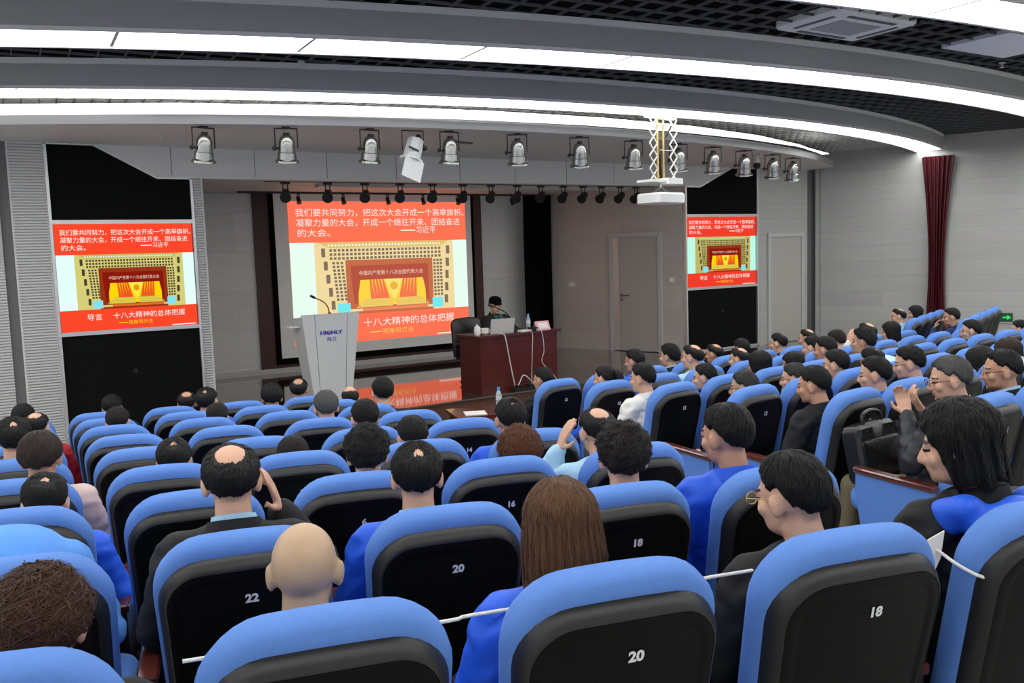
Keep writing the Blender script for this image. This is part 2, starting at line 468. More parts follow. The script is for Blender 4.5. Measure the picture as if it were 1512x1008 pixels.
bm = B(); ribbed(bm, 1.585, 1.675, 0.48, 3.34); box(bm, (1.675, -0.012, 0.48), (1.70, 0.06, 3.34)); struct('trim_6', bm, M['louvre'], loc=FO, rz=ALPHA)
# right wall
wall_seg('wall_right', (13.55, 11.93), (13.55+0.454*17, 11.93-0.891*17), 0.0, 4.15, M['wall'], side=1)
bm = B(); box(bm, (0, -0.05, 0.2), (0.06, 0, 3.72)); box(bm, (0.09, -0.02, 0.2), (0.12, 0, 3.72))
struct('trim_7', bm, M['wall'], loc=(13.55, 11.93, 0), rz=math.atan2(-0.891, 0.454))

# ---------------------------------------------------------------- ceiling: void, lattices, beams
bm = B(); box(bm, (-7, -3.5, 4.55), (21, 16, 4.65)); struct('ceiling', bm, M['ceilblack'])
def arc_y(c, r): return lambda x: c[1] - math.sqrt(max(r*r-(x-c[0])**2, 0))
S0n, S0f = arc_y((6.75, 28.1), 24.45), arc_y((6.75, 28.1), 24.0)
S1n, S1f = arc_y((6.75, 28.1), 22.26), arc_y((6.75, 28.1), 21.80)
S2n, S2f = arc_y((6.23, 26.45), 18.45), arc_y((6.23, 26.45), 18.05)
S3n, S3f = arc_y((5.06, 20.38), 12.13), arc_y((5.63, 22.7), 13.95)
LIP = arc_y((5.4, 23.0), 14.12)
def xs(a, b, n=70): return [a+(b-a)*i/n for i in range(n+1)]
def ribbon(bm, X, fn, ff, z0, z1):
    """solid curved band between two plan curves."""
    rings = []
    for x in X:
        a, b = fn(x), ff(x)
        rings.append([bm.verts.new(p) for p in ((x, a, z0), (x, a, z1), (x, b, z1), (x, b, z0))])
    for A, C in zip(rings, rings[1:]):
        for k in range(4): bm.faces.new((A[k], A[(k+1) % 4], C[(k+1) % 4], C[k]))
    bm.faces.new(rings[0][::-1]); bm.faces.new(rings[-1])
def clip_x(f):
    x = 10.0
    while x < wall_x(f(x)) - 0.02 and x < 20: x += 0.02
    return x
def sunk_beam(name, n, f, xmax, border=0.04):
    bm = B()
    ribbon(bm, xs(-6, xmax), lambda x: n(x)-border, lambda x: n(x)-border+0.03, 3.885, 4.152)
    ribbon(bm, xs(-6, xmax), lambda x: f(x)+border-0.03, lambda x: f(x)+border, 3.885, 4.152)
    ribbon(bm, xs(-6, xmax), lambda x: n(x)-border, lambda x: f(x)+border, 3.91, 4.10)
    struct(name, bm, M['beam'], smooth=True)
XE = {0: clip_x(S0f), 1: clip_x(S1f), 2: clip_x(S2n)-0.12}
R1n, R1f, R2n, R2f = arc_y((6.75, 28.1), 26.6), arc_y((6.75, 28.1), 26.15), arc_y((6.75, 28.1), 28.8), arc_y((6.75, 28.1), 28.35)  # two unseen strips added behind the camera to brighten the near seats
sunk_beam('trim_11', R1n, R1f, 18.5); sunk_beam('trim_12', R2n, R2f, 19.0)  # unseen beams that carry the added fill strips
sunk_beam('trim_8', S0n, S0f, XE[0]); sunk_beam('trim_9', S1n, S1f, XE[1]); sunk_beam('trim_10', S2n, S2f, XE[2])

def light_strip(label, n, f, x0, x1, z, seams):
    t = empty('ceiling_light', ((x0+x1)/2, (n((x0+x1)/2)+f((x0+x1)/2))/2, z), 0, label, 'ceiling light', 'curved ceiling light strips')
    c = t.location.copy()
    cuts = [x0] + [s for s in seams if x0 < s < x1] + [x1]
    for a, b in zip(cuts, cuts[1:]):
        bm = B(); ribbon(bm, xs(a+0.007, b-0.007, 12), n, f, z-0.012, z)
        me = mesh(bm, 'diffuser'); me.transform(Matrix.Translation(-c)); obj('diffuser', me, M['strip_soffit' if not seams else 'strip'], t)
    for s in cuts[1:-1]:
        bm = B(); dx = (s-6.4)*-0.03
        prism(bm, [(s-0.012, n(s)), (s+0.012, n(s)), (s+0.012, f(s)), (s-0.012, f(s))], lambda p: Vector((p[0], p[1], z-0.016)), lambda p: Vector((p[0], p[1], z)))
        me = mesh(bm, 'divider'); me.transform(Matrix.Translation(-c)); obj('divider', me, M['divider'], t)
    return t
light_strip('curved white light strip over the rows behind the viewer', R1n, R1f, -6, 18.4, 3.91, [-4.2+1.25*i for i in range(20)])
light_strip('rearmost curved white light strip behind the viewer', R2n, R2f, -6, 18.9, 3.91, [-4.2+1.25*i for i in range(20)])
light_strip('nearest curved white light strip, cut off by the top right corner', S0n, S0f, -6, XE[0], 3.91, [-4.2+1.25*i for i in range(20)])
light_strip('wide white light strip on the nearest full grey ceiling beam', S1n, S1f, -6, XE[1], 3.91, [-4.35+1.28*i for i in range(20)])
light_strip('white light strip under the beam that ends above the red drape', S2n, S2f, -6, XE[2], 3.91, [-4.78+1.24*i for i in range(20)])
light_strip('farthest white light strip along the spotlight soffit edge', S3n, S3f, -6, 11.98, 3.80, [])

# spotlight soffit: front lip and underside
bm = B()
X = xs(-6, 13.25)
rings = [[bm.verts.new(p) for p in ((x, LIP(x), 3.70), (x, LIP(x), 3.80), (x, panel_y(x)+0.2, 3.80), (x, panel_y(x)+0.2, 3.70))] for x in X]
for A, C in zip(rings, rings[1:]):
    for k in range(4): bm.faces.new((A[k], A[(k+1) % 4], C[(k+1) % 4], C[k]))
bm.faces.new(rings[0][::-1]); bm.faces.new(rings[-1])
struct('ceiling_soffit', bm, M['plaster'])
bm = B(); X = xs(-6, 13.25)
ribbon(bm, X, lambda x: LIP(x)-0.012, lambda x: LIP(x)+0.004, 3.699, 3.80)
struct('trim_13', bm, M['lipgrey'], smooth=True)
# walls above the soffit closing the void
bm = B(); box(bm, (-6, 0.1, 3.78), (13.4, 0.2, 4.6)); struct('wall_above_soffit', bm, M['groove'], loc=(0.43, panel_y(0.43), 0), rz=ALPHA)

# dark egg-crate lattice
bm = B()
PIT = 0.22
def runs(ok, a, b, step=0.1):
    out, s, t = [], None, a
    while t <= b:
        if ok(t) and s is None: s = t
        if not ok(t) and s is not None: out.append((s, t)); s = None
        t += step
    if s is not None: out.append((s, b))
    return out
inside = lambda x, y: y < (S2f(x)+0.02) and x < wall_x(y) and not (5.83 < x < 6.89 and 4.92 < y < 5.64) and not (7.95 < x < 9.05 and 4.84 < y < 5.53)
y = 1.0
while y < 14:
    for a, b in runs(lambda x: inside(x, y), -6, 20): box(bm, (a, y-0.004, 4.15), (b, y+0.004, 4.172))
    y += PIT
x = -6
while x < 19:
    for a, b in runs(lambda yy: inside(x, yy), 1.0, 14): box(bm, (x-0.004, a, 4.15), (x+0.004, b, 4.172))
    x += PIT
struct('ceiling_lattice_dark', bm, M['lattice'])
# pale lattice between the last beam and the soffit
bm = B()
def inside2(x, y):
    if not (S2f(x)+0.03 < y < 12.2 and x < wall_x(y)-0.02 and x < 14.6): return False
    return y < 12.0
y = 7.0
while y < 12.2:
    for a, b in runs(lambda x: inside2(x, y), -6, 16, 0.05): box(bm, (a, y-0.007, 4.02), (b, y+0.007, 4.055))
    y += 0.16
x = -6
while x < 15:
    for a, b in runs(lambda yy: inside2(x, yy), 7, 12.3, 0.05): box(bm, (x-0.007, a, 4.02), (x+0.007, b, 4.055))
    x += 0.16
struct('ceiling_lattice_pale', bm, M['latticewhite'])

# ---------------------------------------------------------------- doors
def door(name, p0, ang, w, z0, z1, handle_left, reveal):
    bm = B()
    box(bm, (-0.07, -0.03, z0), (0, 0.02, z1+0.07)); box(bm, (w, -0.03, z0), (w+0.07, 0.02, z1+0.07)); box(bm, (0, -0.03, z1), (w, 0.02, z1+0.07))
    d = struct(name, bm, M['doorframe'], loc=(p0[0], p0[1], 0), rz=ang)
    bm = B(); box(bm, (0.004 + reveal, -0.012, z0+0.012), (w-0.004, 0.02, z1-0.004)); obj('door_leaf', mesh(bm), M['doorgrey'], d)
    if reveal:
        bm = B(); box(bm, (0.003, -0.02, z0+0.005), (reveal, 0.02, z1-0.004)); obj('door_jamb', mesh(bm), M['trimalu'], d)
        bm = B(); box(bm, (0.0, -0.02, z0), (w, 0.01, z0+0.012)); obj('threshold', mesh(bm), M['blackplast'], d)
    if handle_left:
        bm = B()
        cyl(bm, (reveal+0.05, -0.012, 1.50), (reveal+0.05, -0.03, 1.50), 0.026); cap(bm, (reveal+0.05, -0.055, 1.50), (reveal+0.22, -0.055, 1.50), 0.010)
        cyl(bm, (reveal+0.05, -0.02, 1.50), (reveal+0.05, -0.055, 1.50), 0.010)
        cyl(bm, (reveal+0.05, -0.012, 1.42), (reveal+0.05, -0.028, 1.42), 0.024)
        obj('door_handle', mesh(bm, smooth=True), M['chrome'], d)
    return d
# stage side door sits in the splayed wall (seen left to right it comes towards the room)
dv = Vector((10.09-9.0, 11.78-14.42, 0)).normalized()
dpos = Vector((9.0, 14.42, 0)) + dv*((13.06-14.42)/dv.y)
nrm = Vector((dv.y, -dv.x, 0)) * -1
nrm = Vector((-abs(dv.y), -abs(dv.x), 0))
door('door_1', dpos + nrm*0.012, math.atan2(dv.y, dv.x), 0.92, 0.485, 2.54, True, 0.13)
door('door_2', (12.24, panel_y(12.24)-0.012, 0), ALPHA, 0.86, 0.485, 2.46, False, 0.0)

# ================================================================ screens
def build_slide(parent, W, Hh, pal, name='slide_image'):
    """flat picture of the slide in local x-z (x 0..W, z 0..H), facing -y; layers are sub-parts."""
    E_ = lambda n, rgb, st=1.0: mat('slide_'+n, (0, 0, 0), 0.9, spec=0.0, emit=s2l(*rgb), estr=0.56*st)
    P = {k: E_(k, v) for k, v in pal.items()}
    P['white_text'] = P['txt']
    def q(bm, x0, y0, x1, y1, d, x2=None, x3=None):
        # rectangle (or trapezoid) in slide units, y measured from the top
        xa, xb = (x0, x1) if x2 is None else (x2, x3)
        vs = [bm.verts.new((x*W, -d, (1-y)*Hh)) for x, y in ((x0, y0), (x1, y0), (xb, y1), (xa, y1))]
        bm.faces.new(vs)
    bm = B(); q(bm, 0, 0, 1, 1, 0.0)
    root = obj(name, mesh(bm), P['red'], parent)
    def layer(nm, m, d, rects):
        bm = B()
        for r in rects: q(bm, r[0], r[1], r[2], r[3], d, *(r[4:6] if len(r) > 4 else ()))
        return obj(nm, mesh(bm), m, root)
    T, Bt = 0.285, 0.80
    layer('white_margin', P['white'], 0.001, [(0, T, 1, Bt)])
    fx = lambda u: 0.125 + u*0.79
    fy = lambda v: T + v*(Bt-T)
    layer('hall_front', P['cream'], 0.002, [(fx(0), T, fx(1), Bt)])
    layer('hall_ceiling', P['tan'], 0.0025, [(fx(0.02), fy(0), fx(0.97), fy(0.08), fx(0.10), fx(0.90))])
    dots = [(fx(0.09+0.0235*i), fy(0.03), fx(0.09+0.0235*i+0.012), fy(0.055)) for i in range(35)]
    layer('ceiling_lamps', P['white'], 0.003, dots)
    win = []
    for r in range(3):
        for i in range(29):
            x = 0.10+0.028*i - 0.0
            if r == 2 and not 2 <= i <= 26: pass
            win.append((fx(x), fy(0.095+0.055*r), fx(x+0.018), fy(0.095+0.055*r+0.035)))
    for side in (0, 1):
        for c in range(3):
            for r in range(11):
                x = (0.115+0.028*c+0.004*r*0.5) if side == 0 else (0.842+0.025*c)
                win.append((fx(x), fy(0.27+0.05*r), fx(x+0.018), fy(0.27+0.05*r+0.033)))
        for r in range(5):
            x = (0.045+0.013*r) if side == 0 else (0.945-0.006*r)
            win.append((fx(x), fy(0.08+0.18*r), fx(x+0.026), fy(0.08+0.18*r+0.12)))
    layer('dark_windows', P['win'], 0.003, win)
    layer('stage_surround', P['brick'], 0.0035, [(fx(0.205), fy(0.25), fx(0.835), fy(0.93))])
    layer('backdrop', P['yellow'], 0.004, [(fx(0.285), fy(0.52), fx(0.775), fy(0.90))])
    layer('backdrop_fan', P['paleyellow'], 0.0045, [(fx(0.47), fy(0.52), fx(0.61), fy(0.80), fx(0.53), fx(0.55))])
    fl = []
    for i in range(5):
        fl.append((fx(0.365+0.022*i), fy(0.53), fx(0.378+0.022*i), fy(0.80), fx(0.372+0.026*i), fx(0.398+0.027*i)))
        fl.append((fx(0.608+0.022*i), fy(0.53), fx(0.621+0.022*i), fy(0.80), fx(0.575+0.026*i), fx(0.603+0.026*i)))
    layer('red_flags', P['flag'], 0.005, fl)
    bm = B(); n = 18; c = (fx(0.54)*W, (1-fy(0.63))*Hh)
    bm.faces.new([bm.verts.new((c[0]+0.022*W*math.cos(2*PI*k/n), -0.0055, c[1]+0.030*Hh*math.sin(2*PI*k/n))) for k in range(n)])
    obj('round_disc', mesh(bm), P['gold'], root)
    layer('curtain_valance', P['curtain'], 0.0055, [(fx(0.24), fy(0.33), fx(0.80), fy(0.53))])
    layer('curtain_leg', P['curtain'], 0.0056, [(fx(0.24), fy(0.5), fx(0.305), fy(0.86), fx(0.255), fx(0.272)), (fx(0.755), fy(0.5), fx(0.80), fy(0.86), fx(0.79), fx(0.80))])
    seats = []
    for r in range(5):
        seats.append((fx(0.325-0.014*r), fy(0.80+0.025*r), fx(0.525), fy(0.815+0.025*r)))
        seats.append((fx(0.555), fy(0.80+0.025*r), fx(0.745+0.014*r), fy(0.815+0.025*r)))
    layer('seat_rows', P['tan'], 0.006, seats)
    layer('stage_front', P['orange'], 0.0062, [(fx(0.31), fy(0.925), fx(0.79), fy(0.965))])
    layer('dark_pit', P['brick'], 0.0060, [(fx(0.20), fy(0.965), fx(0.83), fy(1.0))])
    layer('cyan_screens', P['cyan'], 0.0065, [(fx(0.135), fy(0.84), fx(0.225), fy(0.985)), (fx(0.825), fy(0.83), fx(0.905), fy(0.975))])
    def txt(nm, s, x0, x1, yc, m, hgt, bold=True, d=0.007):
        cx = (x0+x1)/2
        text_obj(nm, s, lambda a, b: (cx*W + a, -d, (1-yc)*Hh + b), width=(x1-x0)*W, height=hgt*Hh, mat=m, parent=root, bold=bold)
    txt('heading_text', '我们要共同努力，把这次大会开成一个高举旗帜、', 0.038, 0.988, 0.078, P['txt'], 0.055)
    txt('heading_text', '凝聚力量的大会，开成一个继往开来、团结奋进', 0.038, 0.962, 0.148, P['txt'], 0.055)
    txt('heading_text', '的大会。', 0.044, 0.212, 0.218, P['txt'], 0.053)
    txt('heading_text', '习近平', 0.695, 0.812, 0.205, P['txt'], 0.050)
    layer('heading_dash', P['txt'], 0.007, [(0.605, 0.203, 0.69, 0.212)])
    txt('banner_text', '中国共产党第十八次全国代表大会', fx(0.295), fx(0.76), fy(0.435), P['banner'], 0.034, True, 0.008)
    txt('title_text', '导言', 0.185, 0.290, 0.872, P['txt'], 0.060)
    txt('title_text', '十八大精神的总体把握', 0.37, 0.905, 0.868, P['txt'], 0.060)
    txt('subtitle_text', '视角和方法', 0.475, 0.655, 0.938, P['gold2'], 0.040)
    layer('subtitle_dash', P['gold2'], 0.007, [(0.405, 0.935, 0.47, 0.943)])
    layer('corner_mark', P['txt'], 0.007, [(0.80, 0.985, 0.985, 0.994)])
    return root
PAL_SIDE = dict(red=(250,72,42), white=(228,255,250), cream=(214,205,120), tan=(196,186,96), win=(70,66,48), brick=(150,52,24), yellow=(250,214,10),
                paleyellow=(250,232,70), flag=(240,88,30), gold=(226,160,10), curtain=(140,24,12), orange=(226,110,40), cyan=(130,226,240), txt=(255,240,232), banner=(236,206,180), gold2=(255,206,20))
PAL_MAIN = dict(red=(255,116,84), white=(232,255,240), cream=(242,218,160), tan=(228,194,120), win=(128,112,98), brick=(198,110,74), yellow=(252,214,70),
                paleyellow=(252,228,120), flag=(246,120,80), gold=(238,180,70), curtain=(184,84,66), orange=(238,140,96), cyan=(120,232,240), txt=(255,236,228), banner=(244,210,186), gold2=(255,196,86))
PAL_RIGHT = dict(PAL_SIDE); PAL_RIGHT.update(red=(240,62,44), cream=(190,180,104), white=(190,250,230))

# main projection screen on the back wall
t = empty('projection_screen', (3.45, by(3.45)-0.02, 0.56), ALPHA, 'large white projection screen with a red slide behind the lectern', 'screen')
sx = lambda x: (x-3.45)/math.cos(ALPHA)
bm = B(); box(bm, (0, -0.03, 0.0), (sx(7.69), 0.0, 2.84)); obj('brown_backing_panel', mesh(bm), M['brown'], t)
bm = B(); box(bm, (sx(3.70), -0.07, 0.06), (sx(7.50), -0.03, 2.84)); obj('black_border', mesh(bm), M['drapeblack'], t)
bm = B(); box(bm, (sx(3.775), -0.085, 0.16), (sx(7.435), -0.07, 2.835)); obj('screen_cloth', mesh(bm), M['screen'], t)
sl = build_slide(t, sx(7.315)-sx(4.0), 2.38, PAL_MAIN); sl.location = (sx(4.0), -0.088, 0.335)

# two screen cabinets at the sides of the stage
def cabinet(x0, x1, outl_top, z0, zs0, zs1, label, pal, sub):
    t = empty('screen_cabinet', (x0, panel_y(x0), 0), ALPHA, label, 'screen', 'black screen cabinets beside the stage')
    w = (x1-x0)/math.cos(ALPHA)
    bm = B(); prism(bm, [(0.03, zs1+0.02), (w-0.03, zs1+0.02)] + outl_top(w)[::1], lambda p: Vector((p[0], 0.0, p[1])), lambda p: Vector((p[0], 0.1, p[1])))
    obj('upper_black_panel', mesh(bm), M['blackcloth'], t)
    bm = B(); box(bm, (0.03, 0.0, z0), (w-0.03, 0.1, zs0-0.02)); obj('lower_black_panel', mesh(bm), M['blackcloth'], t)
    bm = B(); cyl(bm, (w*0.5, -0.001, (z0+zs0)/2+0.1), (w*0.5, 0.002, (z0+zs0)/2+0.1), 0.03); obj('round_emblem_mark', mesh(bm), M['blackplast'], t)
    bm = B(); box(bm, (0.03, 0.02, zs0), (w-0.03, 0.1, zs1)); bk = obj('screen_housing', mesh(bm), M['blackplast'], t)
    bm = B()
    ot = outl_top(w)
    zr, zl = ot[0][1], ot[-1][1]
    box(bm, (0.0, -0.03, z0), (0.03, 0.1, zl)); box(bm, (w-0.03, -0.03, z0), (w, 0.1, zr))
    box(bm, (0.03, -0.03, zs1), (w-0.03, 0.05, zs1+0.045)); box(bm, (0.03, -0.03, zs0-0.045), (w-0.03, 0.05, zs0)); box(bm, (0.03, -0.03, z0-0.03), (w-0.03, 0.05, z0))
    for a, b in zip(ot, ot[1:]):
        v = Vector((b[0]-a[0], 0, b[1]-a[1])); n = Vector((-v.z, 0, v.x)).normalized()*0.018
        if n.z < 0: n = -n
        prism(bm, [(a[0], a[1]), (b[0], b[1]), (b[0]+n.x, b[1]+n.z), (a[0]+n.x, a[1]+n.z)], lambda p: Vector((p[0], -0.03, p[1])), lambda p: Vector((p[0], 0.05, p[1])))
    obj('aluminium_trim', mesh(bm), M['trimalu'], t)
    s = build_slide(t, w-0.075, zs1-zs0, pal, 'screen_image'); s.location = (0.0375, 0.012, zs0)
    return t
cabinet(0.43, 2.005, lambda w: [(w-0.03, 3.325), (w-0.405, 3.325), (0.505, 3.685), (0.03, 3.685)], 0.36, 1.575, 2.80,
        'tall black cabinet with a lit red slide screen, left of the stage', PAL_SIDE, 0)
cabinet(10.115, 11.92, lambda w: [(w-0.03, 3.69), (w-0.66, 3.69), (0.36, 3.345), (0.03, 3.345)], 0.52, 1.625, 2.84,
        'tall black cabinet with a lit red slide screen, right of the stage', PAL_RIGHT, 0)

# ---------------------------------------------------------------- drapes
def drape(bm, w, z0, z1, folds, amp, wf=lambda f: 1.0, nx=60, nz=24, thick=0.05, depthf=lambda f: 1.0):
    ringsF = []
    for j in range(nz+1):
        f = j/nz; row = []
        for i in range(nx+1):
            u = i/nx
            row.append((w*wf(f)*(u-0.5), amp*depthf(f)*math.sin(u*folds*2*PI+0.6*math.sin(3*f)) + amp*0.4*math.sin(u*folds*4.7+2*f), z0+(z1-z0)*f))
        ringsF.append(row)
    fr = [[bm.verts.new(p) for p in r] for r in ringsF]
    bk = [[bm.verts.new((p[0], p[1]+thick, p[2])) for p in r] for r in ringsF]
    for j in range(nz):
        for i in range(nx):
            bm.faces.new((fr[j][i], fr[j][i+1], fr[j+1][i+1], fr[j+1][i])); bm.faces.new((bk[j][i+1], bk[j][i], bk[j+1][i], bk[j+1][i+1]))
        bm.faces.new((fr[j][0], fr[j+1][0], bk[j+1][0], bk[j][0])); bm.faces.new((fr[j][nx], bk[j][nx], bk[j+1][nx], fr[j+1][nx]))
    for i in range(nx):
        bm.faces.new((fr[0][i+1], fr[0][i], bk[0][i], bk[0][i+1])); bm.faces.new((fr[nz][i], fr[nz][i+1], bk[nz][i+1], bk[nz][i]))
bm = B(); drape(bm, 0.58, 0.49, 3.39, 6, 0.035)
tag(obj('stage_curtain', mesh(bm, smooth=True, angle=80), M['drapeblack'], None, (8.73, 14.28, 0), (0, 0, ALPHA)), 'black velvet curtain hanging at the right end of the stage back wall', 'curtain')
t = empty('column_drape', (14.50, 10.02, 0), math.atan2(-0.891, 0.454), 'dark red satin drape gathered at the waist on the right wall', 'curtain')
bm = B()
prof = lambda f: 0.50 + 0.50*abs((f-0.42)/0.58)**1.8 if f > 0.42 else 0.50 + 0.26*abs((0.42-f)/0.42)**1.6
drape(bm, 0.53, 0.30, 3.78, 7, 0.030, prof, 90, 40, 0.06, lambda f: 0.7+0.4*f)
obj('drape_cloth', mesh(bm, smooth=True, angle=80), M['drapered'], t, (0, -0.12, 0))
bm = B(); box(bm, (-0.24, -0.11, 3.775), (0.24, -0.06, 3.79)); obj('drape_rail', mesh(bm), M['drapered'], t)

# ---------------------------------------------------------------- exit sign, wall plates
t = empty('exit_sign', (14.99-0.02, 9.10-0.01, 0.935), math.atan2(-0.891, 0.454), 'small lit green exit sign low on the right wall', 'sign')
bm = B(); box(bm, (-0.16, -0.03, -0.075), (0.16, 0, 0.075)); obj('sign_case', mesh(bm), M['signwhite'], t)
bm = B(); 
for a in (-0.13, ): 
    box(bm, (-0.12, -0.034, -0.012), (-0.015, -0.03, 0.012)); box(bm, (-0.075, -0.034, -0.045), (-0.055, -0.03, 0.045)); box(bm, (-0.115, -0.034, 0.025), (-0.095, -0.03, 0.045))
    box(bm, (0.01, -0.034, -0.012), (0.085, -0.03, 0.012))
    prism(bm, [(0.075, -0.045), (0.135, 0), (0.075, 0.045)], lambda p: Vector((p[0], -0.034, p[1])), lambda p: Vector((p[0], -0.03, p[1])))
obj('green_symbol', mesh(bm), M['signgreen'], t)
bm = B(); box(bm, (-0.18, -0.012, -0.10), (0.18, 0, -0.078)); obj('sign_base', mesh(bm), M['metalplate'], t)
def on_splay(y, z, name, label, w, h):
    p = Vector((9.0, 14.42, 0)) + dv*((y-14.42)/dv.y) + nrm*0.006
    t = empty(name, (p.x, p.y, z), math.atan2(dv.y, dv.x), label, 'wall switch')
    bm = B(); box(bm, (-w/2, -0.012, -h/2), (w/2, 0.004, h/2)); obj('plate', mesh(bm), M['metalplate'], t)
    bm = B(); box(bm, (-w*0.32, -0.018, -h*0.3), (-w*0.03, -0.012, h*0.3)); box(bm, (w*0.03, -0.018, -h*0.3), (w*0.32, -0.012, h*0.3)); obj('rocker', mesh(bm), M['white'], t)
on_splay(11.97, 1.77, 'light_switch', 'small square white switch between the stage door and the right screen cabinet', 0.10, 0.10)
on_splay(13.90, 1.70, 'light_switch', 'small white switch right of the black stage curtain', 0.16, 0.10)

# ---------------------------------------------------------------- lectern
t = empty('lectern', (3.50, 11.05, 0.485), R(3), 'pale grey tapered lectern with a blue company logo on the stage', 'lectern')
def taper_panel(bm, x0b, x1b, x0t, x1t, z0, z1, yb, yt, th):
    vs = [(x0b, yb, z0), (x1b, yb, z0), (x1t, yt, z1), (x0t, yt, z1)]
    a = [bm.verts.new(v) for v in vs]; b = [bm.verts.new((v[0], v[1]+th, v[2])) for v in vs]
    for i in range(4): bm.faces.new((a[i], a[(i+1) % 4], b[(i+1) % 4], b[i]))
    bm.faces.new(a[::-1]); bm.faces.new(b)
bm = B(); taper_panel(bm, -0.165, 0.165, -0.215, 0.215, 0.03, 1.14, -0.14, -0.20, 0.03); obj('front_panel', mesh(bm), M['lectern'], t)
for s in (-1, 1):
    bm = B(); a, b = sorted((s*0.172, s*0.255)); c, d = sorted((s*0.222, s*0.385))
    taper_panel(bm, a, b, c, d, 0.03, 1.14, -0.14, -0.20, 0.03); obj('front_wing', mesh(bm), M['lectern'], t)
    bm = B()
    P = [(s*0.24, -0.12, 0.03), (s*0.24, 0.20, 0.03), (s*0.37, 0.26, 1.07), (s*0.37, -0.18, 1.12)]
    a = [bm.verts.new(p) for p in P]; b = [bm.verts.new((p[0]-s*0.025, p[1], p[2])) for p in P]
    for i in range(4): bm.faces.new((a[i], a[(i+1) % 4], b[(i+1) % 4], b[i]))
    bm.faces.new(a[::-1]); bm.faces.new(b); obj('side_panel', mesh(bm), M['lectern'], t)
bm = B(); taper_panel(bm, -0.172, 0.172, -0.222, 0.222, 0.03, 1.138, -0.128, -0.188, 0.01); obj('dark_seam', mesh(bm), M['groove'], t)
bm = B(); P = [(-0.36, -0.165, 1.10), (0.36, -0.165, 1.10), (0.36, 0.26, 1.02), (-0.36, 0.26, 1.02)]
a = [bm.verts.new(p) for p in P]; b = [bm.verts.new((p[0], p[1], p[2]+0.025)) for p in P]
for i in range(4): bm.faces.new((a[i], a[(i+1) % 4], b[(i+1) % 4], b[i]))
bm.faces.new(a[::-1]); bm.faces.new(b); obj('reading_top', mesh(bm), M['lectern'], t)
bm = B(); box(bm, (-0.27, -0.16, 0), (0.27, 0.22, 0.03)); obj('plinth', mesh(bm), M['lectern'], t)
ly = lambda z: -0.14 - 0.06*(z-0.03)/1.11
text_obj('logo_lettering', 'HIGHLY', lambda a, b: (0.0+a, ly(0.90+b)-0.004, 0.90+b), width=0.30, height=0.052, mat=M['logo'], parent=t, bold=True)
text_obj('logo_lettering', '海立', lambda a, b: (0.0+a, ly(0.82+b)-0.004, 0.82+b), width=0.135, height=0.058, mat=M['logo'], parent=t, bold=True)
bm = B(); tube(bm, [(-0.026+0.022*math.cos(a_), ly(0.9)-0.006, 0.90+0.022*math.sin(a_)) for a_ in [R(40+28*i) for i in range(8)]], 0.004, 6); obj('red_logo_arc', mesh(bm), M['logored'], t)
bm = B(); box(bm, (-0.50, -0.05, 0.98), (-0.36, 0.12, 1.0)); obj('side_shelf', mesh(bm), M['white'], t)
m_ = empty('gooseneck_microphone', (3.54, 11.00, 0.485+1.12), 0, 'black gooseneck microphone standing on the lectern', 'microphone')
bm = B(); cyl(bm, (0, 0, -0.015), (0, 0, 0.025), 0.02); obj('mount', mesh(bm), M['blackmetal'], m_)
pts = smooth_pts([(0, 0, 0.02), (-0.02, 0, 0.10), (-0.08, -0.01, 0.17), (-0.20, -0.02, 0.23)])
bm = B(); tube(bm, pts, 0.007); obj('gooseneck', mesh(bm, smooth=True), M['blackmetal'], m_)
bm = B(); cap(bm, (-0.195, -0.02, 0.228), (-0.235, -0.022, 0.25), 0.016); obj('capsule', mesh(bm, smooth=True), M['blackmetal'], m_)

# ---------------------------------------------------------------- speaker's desk
DA = R(6)
DL = 1.27
t = empty('desk', (5.25, 10.12, 0.485), DA, 'dark red mahogany desk at the front edge of the stage', 'desk')
bm = B(); box(bm, (-0.05, -0.04, 0.735), (DL+0.05, 0.53, 0.77)); me = mesh(bm); o = obj('desktop', me, M['deskwood'], t)
bm = B(); box(bm, (0.0, 0.0, 0.0), (DL, 0.03, 0.735)); obj('front_panel', mesh(bm), M['deskwood'], t)
bm = B(); box(bm, (0.0, -0.012, 0.0), (DL, 0.0, 0.07)); box(bm, (0, -0.010, 0.66), (DL, 0, 0.735)); obj('moulding', mesh(bm), M['deskwood'], t)
for x in (0.0, DL-0.03):
    bm = B(); box(bm, (x, 0.03, 0.0), (x+0.03, 0.50, 0.735)); obj('side_panel', mesh(bm), M['deskwood'], t)
dm = Matrix.Translation((5.25, 10.12, 0.485)) @ Matrix.Rotation(DA, 4, 'Z')
def on_desk(x, y, z=0.77): return tuple(dm @ Vector((x, y, z)))
# teapot-like lidded cup, second cup
t = empty('lidded_mug', on_desk(0.04, 0.12), DA, 'white lidded porcelain mug at the left end of the desk', 'mug')
bm = B(); lathe(bm, [(0.030, 0), (0.042, 0.02), (0.045, 0.06), (0.040, 0.095), (0.034, 0.10)], n=20); obj('mug_body', mesh(bm, smooth=True), M['white'], t)
bm = B(); lathe(bm, [(0.042, 0.10), (0.036, 0.115), (0.012, 0.13), (0.012, 0.142), (0.004, 0.15)], n=20); obj('lid', mesh(bm, smooth=True), M['white'], t)
bm = B(); tube(bm, smooth_pts([(0.042, 0, 0.085), (0.075, 0, 0.075), (0.072, 0, 0.035), (0.042, 0, 0.025)]), 0.006); obj('handle', mesh(bm, smooth=True), M['white'], t)
t = empty('tea_cup', on_desk(0.17, 0.14), DA, 'small white cup beside the lidded mug on the desk', 'cup')
bm = B(); lathe(bm, [(0.028, 0), (0.05, 0.02), (0.055, 0.085), (0.05, 0.085), (0.045, 0.03)], n=20); obj('cup_body', mesh(bm, smooth=True), M['paper'], t)
